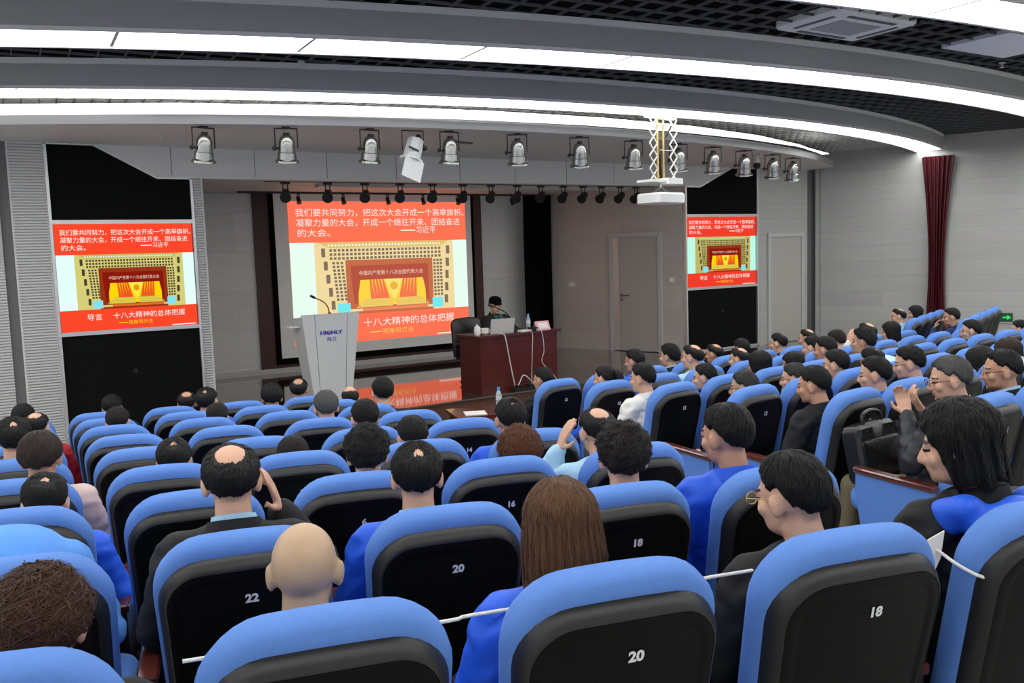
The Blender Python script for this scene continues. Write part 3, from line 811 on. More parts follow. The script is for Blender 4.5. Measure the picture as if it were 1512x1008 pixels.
bm = B(); tube(bm, smooth_pts([(0.052, 0, 0.07), (0.08, 0, 0.06), (0.078, 0, 0.03), (0.046, 0, 0.02)]), 0.005); obj('handle', mesh(bm, smooth=True), M['paper'], t)
# laptop, lid towards the audience
t = empty('laptop', on_desk(0.45, 0.14), DA, 'silver open laptop on the desk, lid towards the audience', 'laptop')
bm = B(); box(bm, (-0.19, 0.0, 0), (0.19, 0.26, 0.018)); obj('base', mesh(bm), M['trimalu'], t)
lidm = mat('laptop_lid', (0.50, 0.50, 0.48), 0.45)
bm = B(); box(bm, (-0.19, -0.008, 0), (0.19, 0.008, 0.185), Matrix.Translation((0, 0.0, 0.012)) @ Matrix.Rotation(R(10), 4, 'X')); obj('lid', mesh(bm), lidm, t)
bm = B(); box(bm, (-0.035, -0.0095, 0.09), (0.035, -0.0075, 0.10), Matrix.Translation((0, 0.0, 0.012)) @ Matrix.Rotation(R(10), 4, 'X')); obj('lid_mark', mesh(bm), M['metalplate'], t)
# desk microphone
t = empty('desk_microphone', on_desk(0.72, 0.20), DA, 'black gooseneck desk microphone bent towards the seated speaker', 'microphone')
bm = B(); box(bm, (-0.09, -0.06, 0), (0.07, 0.07, 0.035)); obj('base', mesh(bm), M['blackplast'], t)
bm = B(); tube(bm, smooth_pts([(0.0, 0, 0.03), (-0.06, 0.0, 0.16), (-0.17, 0.02, 0.28), (-0.34, 0.05, 0.36)]), 0.008); obj('gooseneck', mesh(bm, smooth=True), M['blackmetal'], t)
bm = B(); cap(bm, (-0.34, 0.05, 0.36), (-0.39, 0.06, 0.375), 0.014); obj('capsule', mesh(bm, smooth=True), M['blackmetal'], t)
t = empty('notepaper', on_desk(0.79, 0.10), DA, 'small pad of cream paper beside the desk microphone', 'paper')
bm = B(); box(bm, (-0.09, -0.06, 0), (0.08, 0.08, 0.02)); obj('sheets', mesh(bm), M['paper'], t)
bm = B(); box(bm, (0.09, -0.05, 0), (0.20, 0.05, 0.045)); tag(obj('black_box', mesh(bm), M['blackplast'], None, on_desk(0.79, 0.10), (0, 0, DA)), 'small black box on the desk by the water bottle', 'box')
def bottle(loc, label, s=1.0):
    t = empty('water_bottle', loc, 0, label, 'bottle', None, s)
    bm = B(); lathe(bm, [(0.028, 0), (0.032, 0.01), (0.032, 0.06), (0.029, 0.075), (0.032, 0.09), (0.032, 0.135), (0.022, 0.165), (0.013, 0.185), (0.013, 0.195)], n=18); obj('bottle_body', mesh(bm, smooth=True), M['waterbottle'], t)
    bm = B(); lathe(bm, [(0.0325, 0.085), (0.0327, 0.13)], n=18, cap=False); obj('label_band', mesh(bm, smooth=True), M['lectern'], t)
    bm = B(); lathe(bm, [(0.0155, 0.19), (0.0155, 0.215), (0.013, 0.22)], n=16); obj('cap', mesh(bm, smooth=True), M['bluecap'], t)
    return t
bottle(on_desk(0.965, 0.24), 'clear water bottle with blue cap beside the pink name card on the desk')
t = empty('name_card', on_desk(1.08, 0.09), DA, 'folded pale pink name card at the right end of the desk', 'card')
bm = B()
for s in (-1, 1):
    vs = [(-0.12, s*0.05, 0), (0.12, s*0.05, 0), (0.12, 0, 0.12), (-0.12, 0, 0.12)]
    a = [bm.verts.new(v) for v in vs]; b = [bm.verts.new((v[0], v[1]-s*0.003, v[2])) for v in vs]
    for i in range(4): bm.faces.new((a[i], a[(i+1) % 4], b[(i+1) % 4], b[i]))
    bm.faces.new(a[::-1]); bm.faces.new(b)
obj('folded_card', mesh(bm), M['pink'], t)
bm = B(); P = [(-0.085, -0.0445, 0.02), (0.085, -0.0445, 0.02), (0.085, -0.0125, 0.098), (-0.085, -0.0125, 0.098)]
bm.faces.new([bm.verts.new((p[0], p[1]-0.003, p[2])) for p in P]); obj('printed_strip', mesh(bm), M['paper'], t)
# cables down the desk front
def cable(label, pts, r=0.006, m='cable'):
    bm = B(); tube(bm, smooth_pts(pts), r, 6); return tag(obj('cable', mesh(bm, smooth=True), M[m]), label, 'cable')
D = on_desk
cable('white cable hanging down the desk front from beside the laptop', [D(0.28, 0.12, 0.78), D(0.34, -0.04, 0.772), D(0.36, -0.07, 0.7), D(0.42, -0.05, 0.45), D(0.47, -0.05, 0.2), D(0.50, -0.06, 0.02), D(0.47, -0.09, 0.012), D(0.55, -0.08, 0.10), D(0.62, -0.08, 0.20), D(0.72, -0.08, 0.14), D(0.82, -0.10, 0.012)], 0.0075)
cable('thin dark cable hanging down the middle of the desk front', [D(0.80, 0.1, 0.775), D(0.81, -0.05, 0.76), D(0.80, -0.055, 0.5), D(0.78, -0.055, 0.2), D(0.76, -0.08, 0.012)], 0.005, 'metalplate')
cable('thin grey cable curling down the right of the desk front', [D(0.95, 0.1, 0.78), D(0.97, -0.05, 0.76), D(1.0, -0.055, 0.5), D(0.96, -0.055, 0.35), D(1.10, -0.06, 0.2), D(1.25, -0.08, 0.02)], 0.005)
t = empty('power_strip', D(0.48, -0.10, 0.0), DA, 'dark power strip with plugs on the stage floor before the desk', 'power strip')
bm = B(); box(bm, (-0.05, -0.03, 0), (0.32, 0.04, 0.04)); obj('strip_body', mesh(bm), M['blackplast'], t)
bm = B(); box(bm, (0.0, -0.02, 0.04), (0.06, 0.03, 0.08)); box(bm, (0.2, -0.02, 0.04), (0.27, 0.03, 0.075)); obj('plugs', mesh(bm), M['blackplast'], t)
# office chair behind the desk
t = empty('office_chair', on_desk(0.50, 0.86, 0.0), DA, 'black leather office chair behind the desk', 'chair', None, 0.88)
def orn(bm): 
    slab(bm, lambda d: rrect(0.58, 0.62, 0.10, 0.05, 0.03, d), [(0.03, 0), (0, 0.02), (0, 0.07), (0.03, 0.09)], lambda s, q, n: Vector((s, 0.16+n+0.12*q, 0.42+q)))
bm = B(); orn(bm); obj('backrest', mesh(bm, smooth=True), M['leather'], t)
bm = B(); box(bm, (-0.26, -0.28, 0.40), (0.26, 0.2, 0.48)); obj('seat', mesh(bm), M['leather'], t)
bm = B(); cyl(bm, (0, -0.03, 0.08), (0, -0.03, 0.40), 0.03); obj('gas_column', mesh(bm), M['blackmetal'], t)
bm = B()
for k in range(5): cap(bm, (0, -0.03, 0.09), (0.28*math.cos(k*1.2566), -0.03+0.28*math.sin(k*1.2566), 0.045), 0.022, 0.02)
obj('star_base', mesh(bm), M['blackmetal'], t)
for s in (-1, 1):
    bm = B(); tube(bm, smooth_pts([(s*0.27, -0.15, 0.44), (s*0.30, -0.17, 0.66), (s*0.30, 0.1, 0.66), (s*0.28, 0.15, 0.5)]), 0.02); obj('armrest', mesh(bm, smooth=True), M['blackmetal'], t)

# front-row writing table with paper and bottle
t = empty('side_table', (4.12, 8.05, 0.0), R(-12), 'low red-brown table by the aisle before the stage edge', 'table')
bm = B(); box(bm, (-0.28, -0.28, 0.66), (0.62, 0.28, 0.69)); obj('table_top', mesh(bm), M['redwood'], t)
for x in (-0.24, 0.56):
    for y_ in (-0.24, 0.22):
        bm = B(); box(bm, (x, y_, 0), (x+0.04, y_+0.04, 0.66)); obj('leg', mesh(bm), M['redwood'], t)
bm = B(); box(bm, (-0.12, -0.10, 0), (0.10, 0.12, 0.006)); tag(obj('paper_sheet', mesh(bm), M['paper'], None, (4.05, 7.95, 0.69), (0, 0, R(-20))), 'white paper sheet on the red-brown table before the stage', 'paper')
bottle((4.40, 8.10, 0.69), 'water bottle with blue cap on the red-brown table before the stage')

# ---------------------------------------------------------------- ceiling fittings
t = empty('air_conditioner', (6.36, 5.28, 4.15), R(2), 'pale square ceiling air conditioner set in the dark lattice', 'air conditioner')
bm = B(); slab(bm, lambda d: [(s, q) for s, q in rrect(1.02, 0.66, 0.03, 0.03, 0, d)], [(0, 0.05), (0, 0.0), (0.02, -0.02)], lambda s, q, n: Vector((s, q-0.33, n))); obj('panel', mesh(bm), mat('ac_panel', (0.78, 0.78, 0.76), 0.5), t)
bm = B(); box(bm, (-0.26, -0.15, -0.026), (0.26, 0.17, -0.018)); obj('intake_grille', mesh(bm), mat('ac_grille', (0.36, 0.36, 0.35), 0.6), t)
bm = B()
box(bm, (-0.30, -0.275, -0.026), (0.30, -0.235, -0.018)); box(bm, (-0.30, 0.235, -0.026), (0.30, 0.275, -0.018)); box(bm, (-0.43, -0.2, -0.026), (-0.39, 0.2, -0.018)); box(bm, (0.39, -0.2, -0.026), (0.43, 0.2, -0.018))
obj('air_slots', mesh(bm), M['groove'], t)
bm = B(); box(bm, (-0.53, -0.30, -0.012), (0.53, 0.36, 0.03)); tag(obj('ceiling_panel', mesh(bm), mat('panel_bluegrey', (0.70, 0.72, 0.82), 0.4), None, (8.50, 5.15, 4.15), (0, 0, R(2))), 'plain pale blue-grey ceiling panel set in the dark lattice at upper right', 'ceiling panel')
def sprinkler(x, y_, z, label):
    t = empty('sprinkler', (x, y_, z), 0, label, 'sprinkler', 'ceiling sprinklers')
    bm = B(); cyl(bm, (0, 0, 0.0), (0, 0, -0.012), 0.032); obj('escutcheon', mesh(bm), M['metalplate'], t)
    bm = B(); cyl(bm, (0, 0, -0.01), (0, 0, -0.05), 0.009); cyl(bm, (0, 0, -0.05), (0, 0, -0.055), 0.022); obj('head', mesh(bm), M['metalplate'], t)
sprinkler(2.51, 8.25, 4.15, 'sprinkler in the narrow dark lattice at upper left')
sprinkler(6.45, 5.84, 4.15, 'sprinkler in the dark lattice beside the air conditioner')
sprinkler(9.28, 5.70, 4.15, 'sprinkler in the dark lattice under the blue-grey panel')
sprinkler(1.536, 10.289, 3.70, 'sprinkler left of the leftmost soffit spotlight')
sprinkler(4.086-0.25, 9.6, 3.70, 'sprinkler left of the white theatre spotlight')
sprinkler(10.0, 9.85, 3.70, 'sprinkler near the right end of the spotlight soffit')

bm = B(); box(bm, (-0.21, -0.03, -0.02), (0.21, 0.03, 0.0)); tag(obj('air_vent', mesh(bm), M['groove'], None, (4.92, 9.86, 3.70), (0, 0, R(18))), 'thin dark slot vent in the soffit right of the white theatre spotlight', 'vent')

def can_spot(x, y_, label, aim, first=[None]):
    """polished can spotlight on a yoke below the soffit; aim = (tilt, swing) degrees."""
    t = empty('spotlight', (x, y_, 3.70), 0, label, 'spotlight', 'polished spotlights below the soffit', 1.28)
    Mx = Matrix.Translation((0, 0, -0.17)) @ Euler((R(aim[0]), 0, R(aim[1])), 'XYZ').to_matrix().to_4x4()
    if first[0] is None:
        bm = B(); tube(bm, [(-0.09, 0, -0.17), (-0.09, 0, -0.012), (0.09, 0, -0.012), (0.09, 0, -0.17)], 0.007, 6); box(bm, (-0.03, -0.03, -0.012), (0.03, 0.03, 0.0)); yoke = mesh(bm)
        bm = B(); lathe(bm, [(0.03, 0.105), (0.05, 0.09), (0.062, 0.06), (0.066, 0.02), (0.068, -0.03), (0.074, -0.035), (0.078, -0.09), (0.074, -0.092), (0.064, -0.03)], n=24, cap=False); cyl(bm, (0,0,0.085), (0,0,0.09), 0.05); can = mesh(bm, smooth=True)
        bm = B(); lathe(bm, [(0.076, -0.085), (0.096, -0.10), (0.098, -0.115), (0.082, -0.115)], n=24); ring = mesh(bm, smooth=True)
        bm = B(); cyl(bm, (0, 0, 0.09), (0, 0, 0.125), 0.026); sph(bm, (-0.10, 0, 0), 0.018); cyl(bm, (-0.06, 0, 0), (-0.11, 0, 0), 0.008); sock = mesh(bm)
        first[0] = (yoke, can, ring, sock)
    yoke, can, ring, sock = first[0]
    obj('yoke', yoke, M['blackmetal'], t, None, (0, 0, R(aim[1])))
    for n_, me, m in (('can', can, M['chrome']), ('lens_ring', ring, M['chrome']), ('lamp_holder', sock, M['blackmetal'])):
        o = obj(n_, me, m, t); o.matrix_local = Mx
    return t
SPOTS = [(1.83, (12, 12), 'leftmost polished spotlight, above the left screen cabinet'), (2.63, (12, -8), 'second polished spotlight from the left under the soffit'),
         (3.50, (10, 8), 'polished spotlight just left of the white theatre spotlight'), (4.41, (8, 0), 'polished spotlight just right of the white theatre spotlight'),
         (5.27, (12, -25), 'second polished spotlight right of the white theatre spotlight'), (6.16, (14, -30), 'polished spotlight left of the projector lift'),
         (7.04, (12, -28), 'polished spotlight right behind the projector lift'), (7.885, (14, -35), 'first polished spotlight right of the projector lift'),
         (8.637, (14, -35), 'second polished spotlight right of the projector lift'), (9.43, (14, -38), 'third polished spotlight right of the projector lift, above the right cabinet'),
         (10.31, (14, -38), 'polished spotlight beside the small dark dome'), (11.08, (14, -38), 'rightmost polished spotlight under the soffit')]
for x, aim, lab in SPOTS: can_spot(x, LIP(x)+0.16, lab, aim)
# white theatre spot with a flap
t = empty('theatre_spotlight', (3.98, LIP(3.98)+0.16, 3.70), 0, 'white theatre spotlight with a square flap, between two polished spotlights', 'spotlight', None, 1.15)
W_ = Matrix.Translation((0.0, 0, -0.20)) @ Euler((R(-15), R(22), 0), 'XYZ').to_matrix().to_4x4()
bm = B(); lathe(bm, [(0.05, 0.13), (0.085, 0.11), (0.09, -0.08), (0.12, -0.11), (0.12, -0.13)], n=8); o = obj('housing', mesh(bm), M['lectern'], t); o.matrix_local = W_
bm = B(); box(bm, (-0.10, -0.004, -0.34), (0.10, 0.004, -0.13)); o = obj('barn_flap', mesh(bm), M['lectern'], t); o.matrix_local = W_ @ Matrix.Translation((0, -0.09, 0))
bm = B(); box(bm, (-0.09, -0.095, -0.04), (0.02, -0.088, -0.02)); o = obj('slot', mesh(bm), M['blackmetal'], t); o.matrix_local = W_
bm = B(); tube(bm, [(-0.11, 0, -0.2), (-0.11, 0, -0.01), (0.11, 0, -0.01), (0.11, 0, -0.2)], 0.007, 6); sph(bm, (0.12, 0, -0.17), 0.025); sph(bm, (0.06, 0, -0.07), 0.03); obj('yoke', mesh(bm), M['blackmetal'], t)
t = empty('dome_camera', (10.20, LIP(10.2)+0.42, 3.70), 0, 'small dark dome camera hanging by the right end of the spotlights', 'camera')
bm = B(); cyl(bm, (0, 0, 0), (0, 0, -0.14), 0.045); obj('housing', mesh(bm, smooth=True), M['metalplate'], t)
bm = B(); sph(bm, (0, 0, -0.15), 0.058); obj('dome', mesh(bm, smooth=True), M['blackplast'], t)

# track lights inside the stage
def track(p0, p1, label, heads, big):
    a, b = Vector(p0), Vector(p1)
    t = empty('lighting_track', p0, math.atan2(b.y-a.y, b.x-a.x), label, 'lighting track')
    L = (b-a).length
    bm = B(); box(bm, (0, -0.018, -0.03), (L, 0.018, 0)); obj('rail', mesh(bm), M['blackmetal'], t)
    if not big:
        for s in (0.55, ): pass
    bm = B(); cyl(bm, (0,0,-0.03),(0,0,-0.05),0.02) if not big else box(bm, (-0.06, -0.02, -0.06), (0.06, 0.02, -0.03)); ad = mesh(bm)
    s = 1.0 if big else 0.55
    bm = B(); tube(bm, [(-0.03*s, 0, -0.05), (-0.035*s, 0, -0.16*s-0.03)], 0.008); tube(bm, [(0.03*s, 0, -0.05), (0.035*s, 0, -0.16*s-0.03)], 0.008); arm = mesh(bm)
    bm = B(); lathe(bm, [(0.035*s, -0.10*s), (0.055*s, -0.085*s), (0.058*s, 0.06*s), (0.075*s, 0.085*s), (0.075*s, 0.11*s), (0.06*s, 0.11*s)], n=18); hd = mesh(bm, smooth=True)
    for k, d in enumerate(heads):
        h = empty('track_light', a + (b-a).normalized()*d, t.rotation_euler.z, None, 'track light')
        ordn = ['first', 'second', 'third', 'fourth', 'fifth', 'sixth', 'seventh', 'eighth', 'ninth', 'tenth', 'eleventh', 'twelfth', 'thirteenth', 'fourteenth']
        h['label'] = ('black cylinder track light, %s from the left on the front stage track' if big else 'small black track lamp, %s from the left on the rear stage track') % ordn[k]
        h['group'] = 'large track lights' if big else 'small track lamps'
        obj('adapter', ad, M['blackmetal'], h); obj('bracket', arm, M['blackmetal'], h)
        o = obj('lamp_head', hd, M['blackmetal'], h)
        sw = -0.35-0.06*k if big else 0
        o.matrix_local = Matrix.Translation((0, 0, -0.16*s-0.04)) @ Euler((R(115 if big else 150), 0, sw), 'XYZ').to_matrix().to_4x4()
tx0, tx1 = Vector((3.056, 11.99, 3.40)), Vector((9.75, 12.10, 3.40))
ulist = [3.337, 3.93, 4.48, 5.02, 5.54, 6.05, 6.53, 7.00, 7.44, 7.87, 8.26, 8.63, 9.02, 9.36]
track(tx0, tx1, 'long black lighting track along the front of the stage ceiling', [x-3.056 for x in ulist], True)
track((3.133, 13.95, 3.40), (8.86, 14.3, 3.40), 'black lighting track along the back of the stage ceiling', [x-3.133 for x in (4.10, 4.86, 5.66, 6.33, 7.02, 8.17)], False)
bm = B(); box(bm, (0, -0.09, -0.05), (5.6, 0.09, 0)); tag(obj('ceiling_duct', mesh(bm), M['metalplate'], None, (3.95, 12.55, 3.40), (0, 0, R(1))), 'long grey ceiling casing between the two stage lighting tracks', 'casing')

# ---------------------------------------------------------------- projector on a scissor lift
PX, PY = 6.93, 8.47
t = empty('projector_lift', (PX, PY, 3.882), R(12), 'scissor ceiling lift with yellow straps holding the projector', 'lift')
for s in (-1, 1):
    bm = B(); z = -0.03; h = 0.148
    for k in range(5):
        for d in (-1, 1): tube(bm, [(s*0.19-0.07*d, -0.05, z), (s*0.19+0.07*d, -0.05, z-h)], 0.009, 6)
        z -= h
    obj('scissor_arm', mesh(bm), M['latticewhite'], t)
    bm = B(); box(bm, (s*0.055-0.012, -0.01, -0.75), (s*0.055+0.012, 0.002, -0.01)); obj('yellow_strap', mesh(bm), M['brass'], t)
bm = B(); box(bm, (-0.28, -0.10, -0.78), (0.28, 0.14, -0.75)); box(bm, (-0.02, -0.14, -0.80), (0.25, 0.0, -0.73)); obj('lower_plate', mesh(bm), M['white'], t)
bm = B(); box(bm, (-0.26, -0.055, -0.02), (0.26, 0.03, 0.0)); obj('upper_plate', mesh(bm), M['latticewhite'], t)
bm = B(); box(bm, (-0.06, -0.055, -0.40), (0.2, -0.045, -0.392)); obj('cross_bar', mesh(bm), M['latticewhite'], t)
bm = B()
for k in range(3): tube(bm, smooth_pts([(0.22, -0.02, -0.06-0.02*k), (0.10, 0.03, -0.28), (-0.01+0.02*k, 0.02, -0.50), (0.02+0.02*k, 0.03, -0.68), (0.05, 0.04, -0.76)]), 0.007, 6)
obj('black_cables', mesh(bm, smooth=True), M['blackplast'], t)
t = empty('projector', (PX, PY, 2.845), R(12), 'white ceiling projector hanging under the scissor lift', 'projector')
bm = B(); slab(bm, lambda d: [(s, q) for s, q in rrect(0.50, 0.38, 0.05, 0.05, 0, d)], [(0.02, 0), (0, 0.015), (0, 0.11), (0.02, 0.13)], lambda s, q, n: Vector((s, q-0.19, n))); obj('body', mesh(bm, smooth=True), M['white'], t)
bm = B(); cyl(bm, (0.1, 0.19, 0.065), (0.1, 0.215, 0.065), 0.045); obj('lens', mesh(bm), M['blackplast'], t)
bm = B()
for a_ in range(6): tube(bm, [(0.16*math.cos(a_*1.05), 0.12*math.sin(a_*1.05), 0.12), (0.02*math.cos(a_*1.05), 0.02*math.sin(a_*1.05), 0.20)], 0.008, 6)
cyl(bm, (0, 0, 0.19), (0, 0, 0.26), 0.02); obj('ceiling_bracket', mesh(bm), M['chrome'], t)

# ================================================================ theatre seats
TH = R(13)
BH = 0.72
def back_pt(s, q, n):
    n = n - 0.016*(1-(s/0.25)**2) * (1 if n < 0.05 else 0.0) + 0.012*(s/0.25)**2
    return Vector((s, -0.045 + (BH-q)*math.sin(TH) + n*math.cos(TH), 1.08 - (BH+0.052-q)*math.cos(TH) + n*math.sin(TH)))
bm = B(); slab(bm, lambda d: rrect(0.50, BH, 0.135, 0.06, 0.028, d, taper=0.10),
     [(0.035, 0.0), (0.012, 0.008), (0.0, 0.026), (0.0, 0.054), (0.012, 0.080), (0.045, 0.096), (0.11, 0.094)], back_pt)
ME_PAD = mesh(bm, 'back_cushion', True, 75)
SHELL_OUT = lambda d: rrect(0.474, 0.682, 0.120, 0.05, 0.026, d, taper=0.10)
def ring_loft(bm, outl, prof, mp):
    rings = [[bm.verts.new(mp(s, t, n)) for s, t in outl(d)] for d, n in prof]
    k = len(rings[0])
    for a, b in zip(rings, rings[1:]):
        for i in range(k): bm.faces.new((a[i], a[(i+1) % k], b[(i+1) % k], b[i]))
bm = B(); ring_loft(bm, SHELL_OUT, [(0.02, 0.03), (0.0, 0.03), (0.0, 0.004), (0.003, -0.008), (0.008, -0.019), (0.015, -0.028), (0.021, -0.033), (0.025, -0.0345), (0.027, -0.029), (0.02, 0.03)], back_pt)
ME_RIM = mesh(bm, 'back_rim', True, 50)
bm = B(); slab(bm, SHELL_OUT, [(0.022, 0.02), (0.025, -0.029), (0.0268, -0.0335), (0.048, -0.0355), (0.053, -0.0325), (0.065, -0.0325)], back_pt)
ME_SHELL = mesh(bm, 'back_shell', True, 50)
bm = B(); slab(bm, lambda d: rrect(0.47, 0.46, 0.09, 0.05, 0.0, d), [(0.04, 0), (0.008, 0.012), (0, 0.04), (0, 0.075), (0.012, 0.098), (0.05, 0.11)],
     lambda s, q, n: Vector((s, 0.19+q, 0.355+n+0.05*q/0.46)))
ME_SEAT = mesh(bm, 'seat_cushion', True, 60)
def side_panel(x):
    bm = B(); P = [(0.13, 0.0), (0.13, 0.60), (0.535, 0.625), (0.535, 0.52), (0.44, 0.0)]
    prism(bm, P, lambda p: Vector((x-0.02, p[0], p[1])), lambda p: Vector((x+0.02, p[0], p[1]))); return mesh(bm, 'side_panel')
def arm_rest(x):
    bm = B(); slab(bm, lambda d: [(s, q) for s, q in rrect(0.062, 0.44, 0.025, 0.01, 0, d)], [(0.004, 0), (0, 0.006), (0, 0.024), (0.006, 0.03)],
         lambda s, q, n: Vector((x+s, 0.115+q, 0.60+n+0.025*q/0.4))); return mesh(bm, 'armrest', True, 40)
ME_SP = {-1: side_panel(-0.288), 1: side_panel(0.288)}
ME_AR = {-1: arm_rest(-0.288), 1: arm_rest(0.288)}
bm = B(); box(bm, (-0.27, 0.28, 0.16), (0.27, 0.34, 0.36)); box(bm, (-0.27, 0.29, 0.22), (0.27, 0.60, 0.24)); ME_BEAM = mesh(bm, 'support_beam')
_num = {}
def number_mesh(s):
    if s not in _num:
        o = text_obj('number', s, lambda a, b: back_pt(a+0.015, 0.588+b, -0.0338), height=0.028, mat=M['digit'], bold=True)
        _num[s] = o.data; bpy.data.objects.remove(o)
    return _num[s]
ORD = ['first', 'second', 'third', 'fourth', 'fifth', 'sixth', 'seventh', 'eighth', 'ninth', 'tenth', 'eleventh', 'twelfth']
NUM = {'A': ['24', '22', '20', '18', '16'], 'B': ['24', '22', '20', '18', '16'], 'C': ['22', '0', '6', '16', '14']}
def seat(x, y, z, ang, label, num, left_end, right_end):
    t = empty('theatre_chair', (x, y, z), ang, label, 'chair', 'blue theatre chairs in the hall')
    obj('back_cushion', ME_PAD, M['blue'], t)
    sh = obj('back_shell', ME_SHELL, M['shell'], t)
    obj('back_rim', ME_RIM, M['rim'], t)  # bevel split off so its colour can hold the overhead light
    if num: obj('number', number_mesh(num), M['digit'], sh)
    obj('seat_cushion', ME_SEAT, M['blue'], t)
    obj('support_beam', ME_BEAM, M['blackmetal'], t)
    obj('side_panel', ME_SP[-1], M['blue'] if left_end else M['blackplast'], t)
    obj('armrest', ME_AR[-1], M['redwood'], t)
    if right_end:
        obj('side_panel', ME_SP[1], M['blue'], t); obj('armrest', ME_AR[1], M['redwood'], t)
SEATPOS = {}
for i, rw in enumerate('ABCDEFGHI'):
    for c in range(-1, 4):
        x = (0.505+0.008*i if i else 0.470)+(0.575 if i else 0.583)*c; y = YC[i]-0.21*(x-1.17)
        n = NUM.get(rw, ['22', '20', '18', '16', '14'])[c+1]
        SEATPOS[(rw, c)] = (x, y)
        seat(x, y, FLOOR[i], math.atan(-0.21), 'blue theatre chair numbered %s, %s from left, %s nearest row of the left block' % (n, ORD[c+1], ORD[i]), n, False, c == 3)
for i, k in ((1, 2), (2, 6), (3, 8), (4, 11), (5, 11), (6, 11)):
    for c in range(k):
        x = 4.10+0.553*c; y = YR[i]+0.115*0.553*c
        v = 12-2*c if c < 6 else 2*(c-6)+1
        seat(x, y, FLOOR[i], math.atan(0.115), 'blue theatre chair numbered %d, %s from the aisle, %s nearest row of the right block' % (v, ORD[c], ORD[i-1]), str(v), c == 0, c == k-1)
for nm, bx, by_, i, k in (('nearer', 10.10, 6.58, 4, 5), ('farther', 10.49, 7.58, 5, 4)):
    for c in range(k):
        seat(bx+0.49*c, by_+0.213*c, FLOOR[i], math.atan2(0.213, 0.49), 'blue theatre chair seen end-on by the red drape, %s of the %s short row' % (ORD[c], nm), None, c == 0, c == k-1)

# ================================================================ people
def hand(bm, w, d, l, curl, side, r=0.0088):
    w, d, l = Vector(w), Vector(d).normalized(), Vector(l)
    l = (l - d*l.dot(d)).normalized(); n = d.cross(l)
    if side < 0: n = -n
    for k in range(4): cap(bm, w+l*(k-1.5)*0.010, w+d*0.085+l*(k-1.5)*0.0195, 0.0125, 0.0105, 10)
    for k, f in enumerate((0.92, 1.05, 1.0, 0.80)):
        b = w + d*0.085 + l*(k-1.5)*0.0205; a = curl*0.35
        for sl_, rr in ((0.042*f, r), (0.028*f, r*0.93), (0.022*f, r*0.86)):
            e = b + (d*math.cos(a) + n*math.sin(a))*sl_
            cap(bm, b, e, rr, rr*0.95, 10); b = e; a += curl*(0.75 if k < 3 else 0.85)
    b = w + d*0.025 - l*0.024; t1 = b + (d*0.62 - l*0.70 + n*0.3)*0.045; t2 = t1 + (d*0.85 - l*0.1 + n*0.4)*0.032
    cap(bm, b, t1, 0.0125, 0.0105, 10); cap(bm, t1, t2, 0.0105, 0.0088, 10)

POSE = {
 'lap':   dict(el=[(-.245,.29,.69),(.245,.29,.69)], wr=[(-.17,.50,.635),(.17,.50,.635)], hd=[(.5,.9,-.25),(-.5,.9,-.25)], hl=[(1,-.4,0),(-1,-.4,0)], curl=.45),
 'ear_r': dict(el=[(-.245,.29,.69),(.275,.42,.80)], wr=[(-.17,.50,.635),(.145,.385,1.005)], hd=[(.5,.9,-.25),(-.28,-.35,1)], hl=[(1,-.4,0),(0,1,.3)], curl=.25),
 'ear_l': dict(el=[(-.275,.44,.80),(.245,.29,.69)], wr=[(-.155,.40,1.04),(.17,.50,.635)], hd=[(.35,-.25,1),(-.5,.9,-.25)], hl=[(0,1,.3),(-1,-.4,0)], curl=.25),
 'face_l':dict(el=[(-.24,.48,.72),(.245,.29,.69)], wr=[(-.075,.46,.985),(.17,.50,.635)], hd=[(.3,-.35,1),(-.5,.9,-.25)], hl=[(1,.2,0),(-1,-.4,0)], curl=.75),
 'front': dict(el=[(-.26,.34,.72),(.26,.34,.72)], wr=[(-.070,.47,.935),(.085,.46,.925)], hd=[(.30,.45,.85),(-.35,.45,.85)], hl=[(.6,-1,.2),(-.6,-1,.2)], curl=.75),
 'desk':  dict(el=[(-.27,.40,.74),(.27,.40,.74)], wr=[(-.16,.62,.78),(.16,.62,.78)], hd=[(.4,.9,0),(-.4,.9,0)], hl=[(1,-.4,0),(-1,-.4,0)], curl=.4),
 'fold':  dict(el=[(-.25,.56,.60),(.25,.56,.60)], wr=[(-.14,.66,.56),(.14,.66,.56)], hd=[(.5,.6,-.2),(-.5,.6,-.2)], hl=[(1,-.4,0),(-1,-.4,0)], curl=.5),
}
HC = Vector((0, 0.25, 1.145))
PIV = Vector((0, 0.225, 1.02))
def smst(a, b, x):
    t = np.clip((x-a)/(b-a), 0, 1); return t*t*(3-2*t)

def remesh_np(bm, voxel, it=6, fac=0.5):
    me = bpy.data.meshes.new('tmp'); bm.to_mesh(me); bm.free()
    o = bpy.data.objects.new('tmp', me); COL.objects.link(o)
    md = o.modifiers.new('r', 'REMESH'); md.mode = 'VOXEL'; md.voxel_size = voxel; md.adaptivity = 0.0
    sm = o.modifiers.new('s', 'SMOOTH'); sm.iterations = it; sm.factor = fac
    bpy.context.view_layer.update()
    m2 = bpy.data.meshes.new_from_object(o.evaluated_get(bpy.context.evaluated_depsgraph_get()))
    co = np.empty(len(m2.vertices)*3); m2.vertices.foreach_get('co', co)
    n = len(m2.polygons); ls = np.empty(n, dtype=np.int32); lt = np.empty(n, dtype=np.int32)
    m2.polygons.foreach_get('loop_start', ls); m2.polygons.foreach_get('loop_total', lt)
    lv = np.empty(len(m2.loops), dtype=np.int32); m2.loops.foreach_get('vertex_index', lv)
    bpy.data.objects.remove(o); bpy.data.meshes.remove(me); bpy.data.meshes.remove(m2)
    return co.reshape(-1, 3), ls, lt, lv

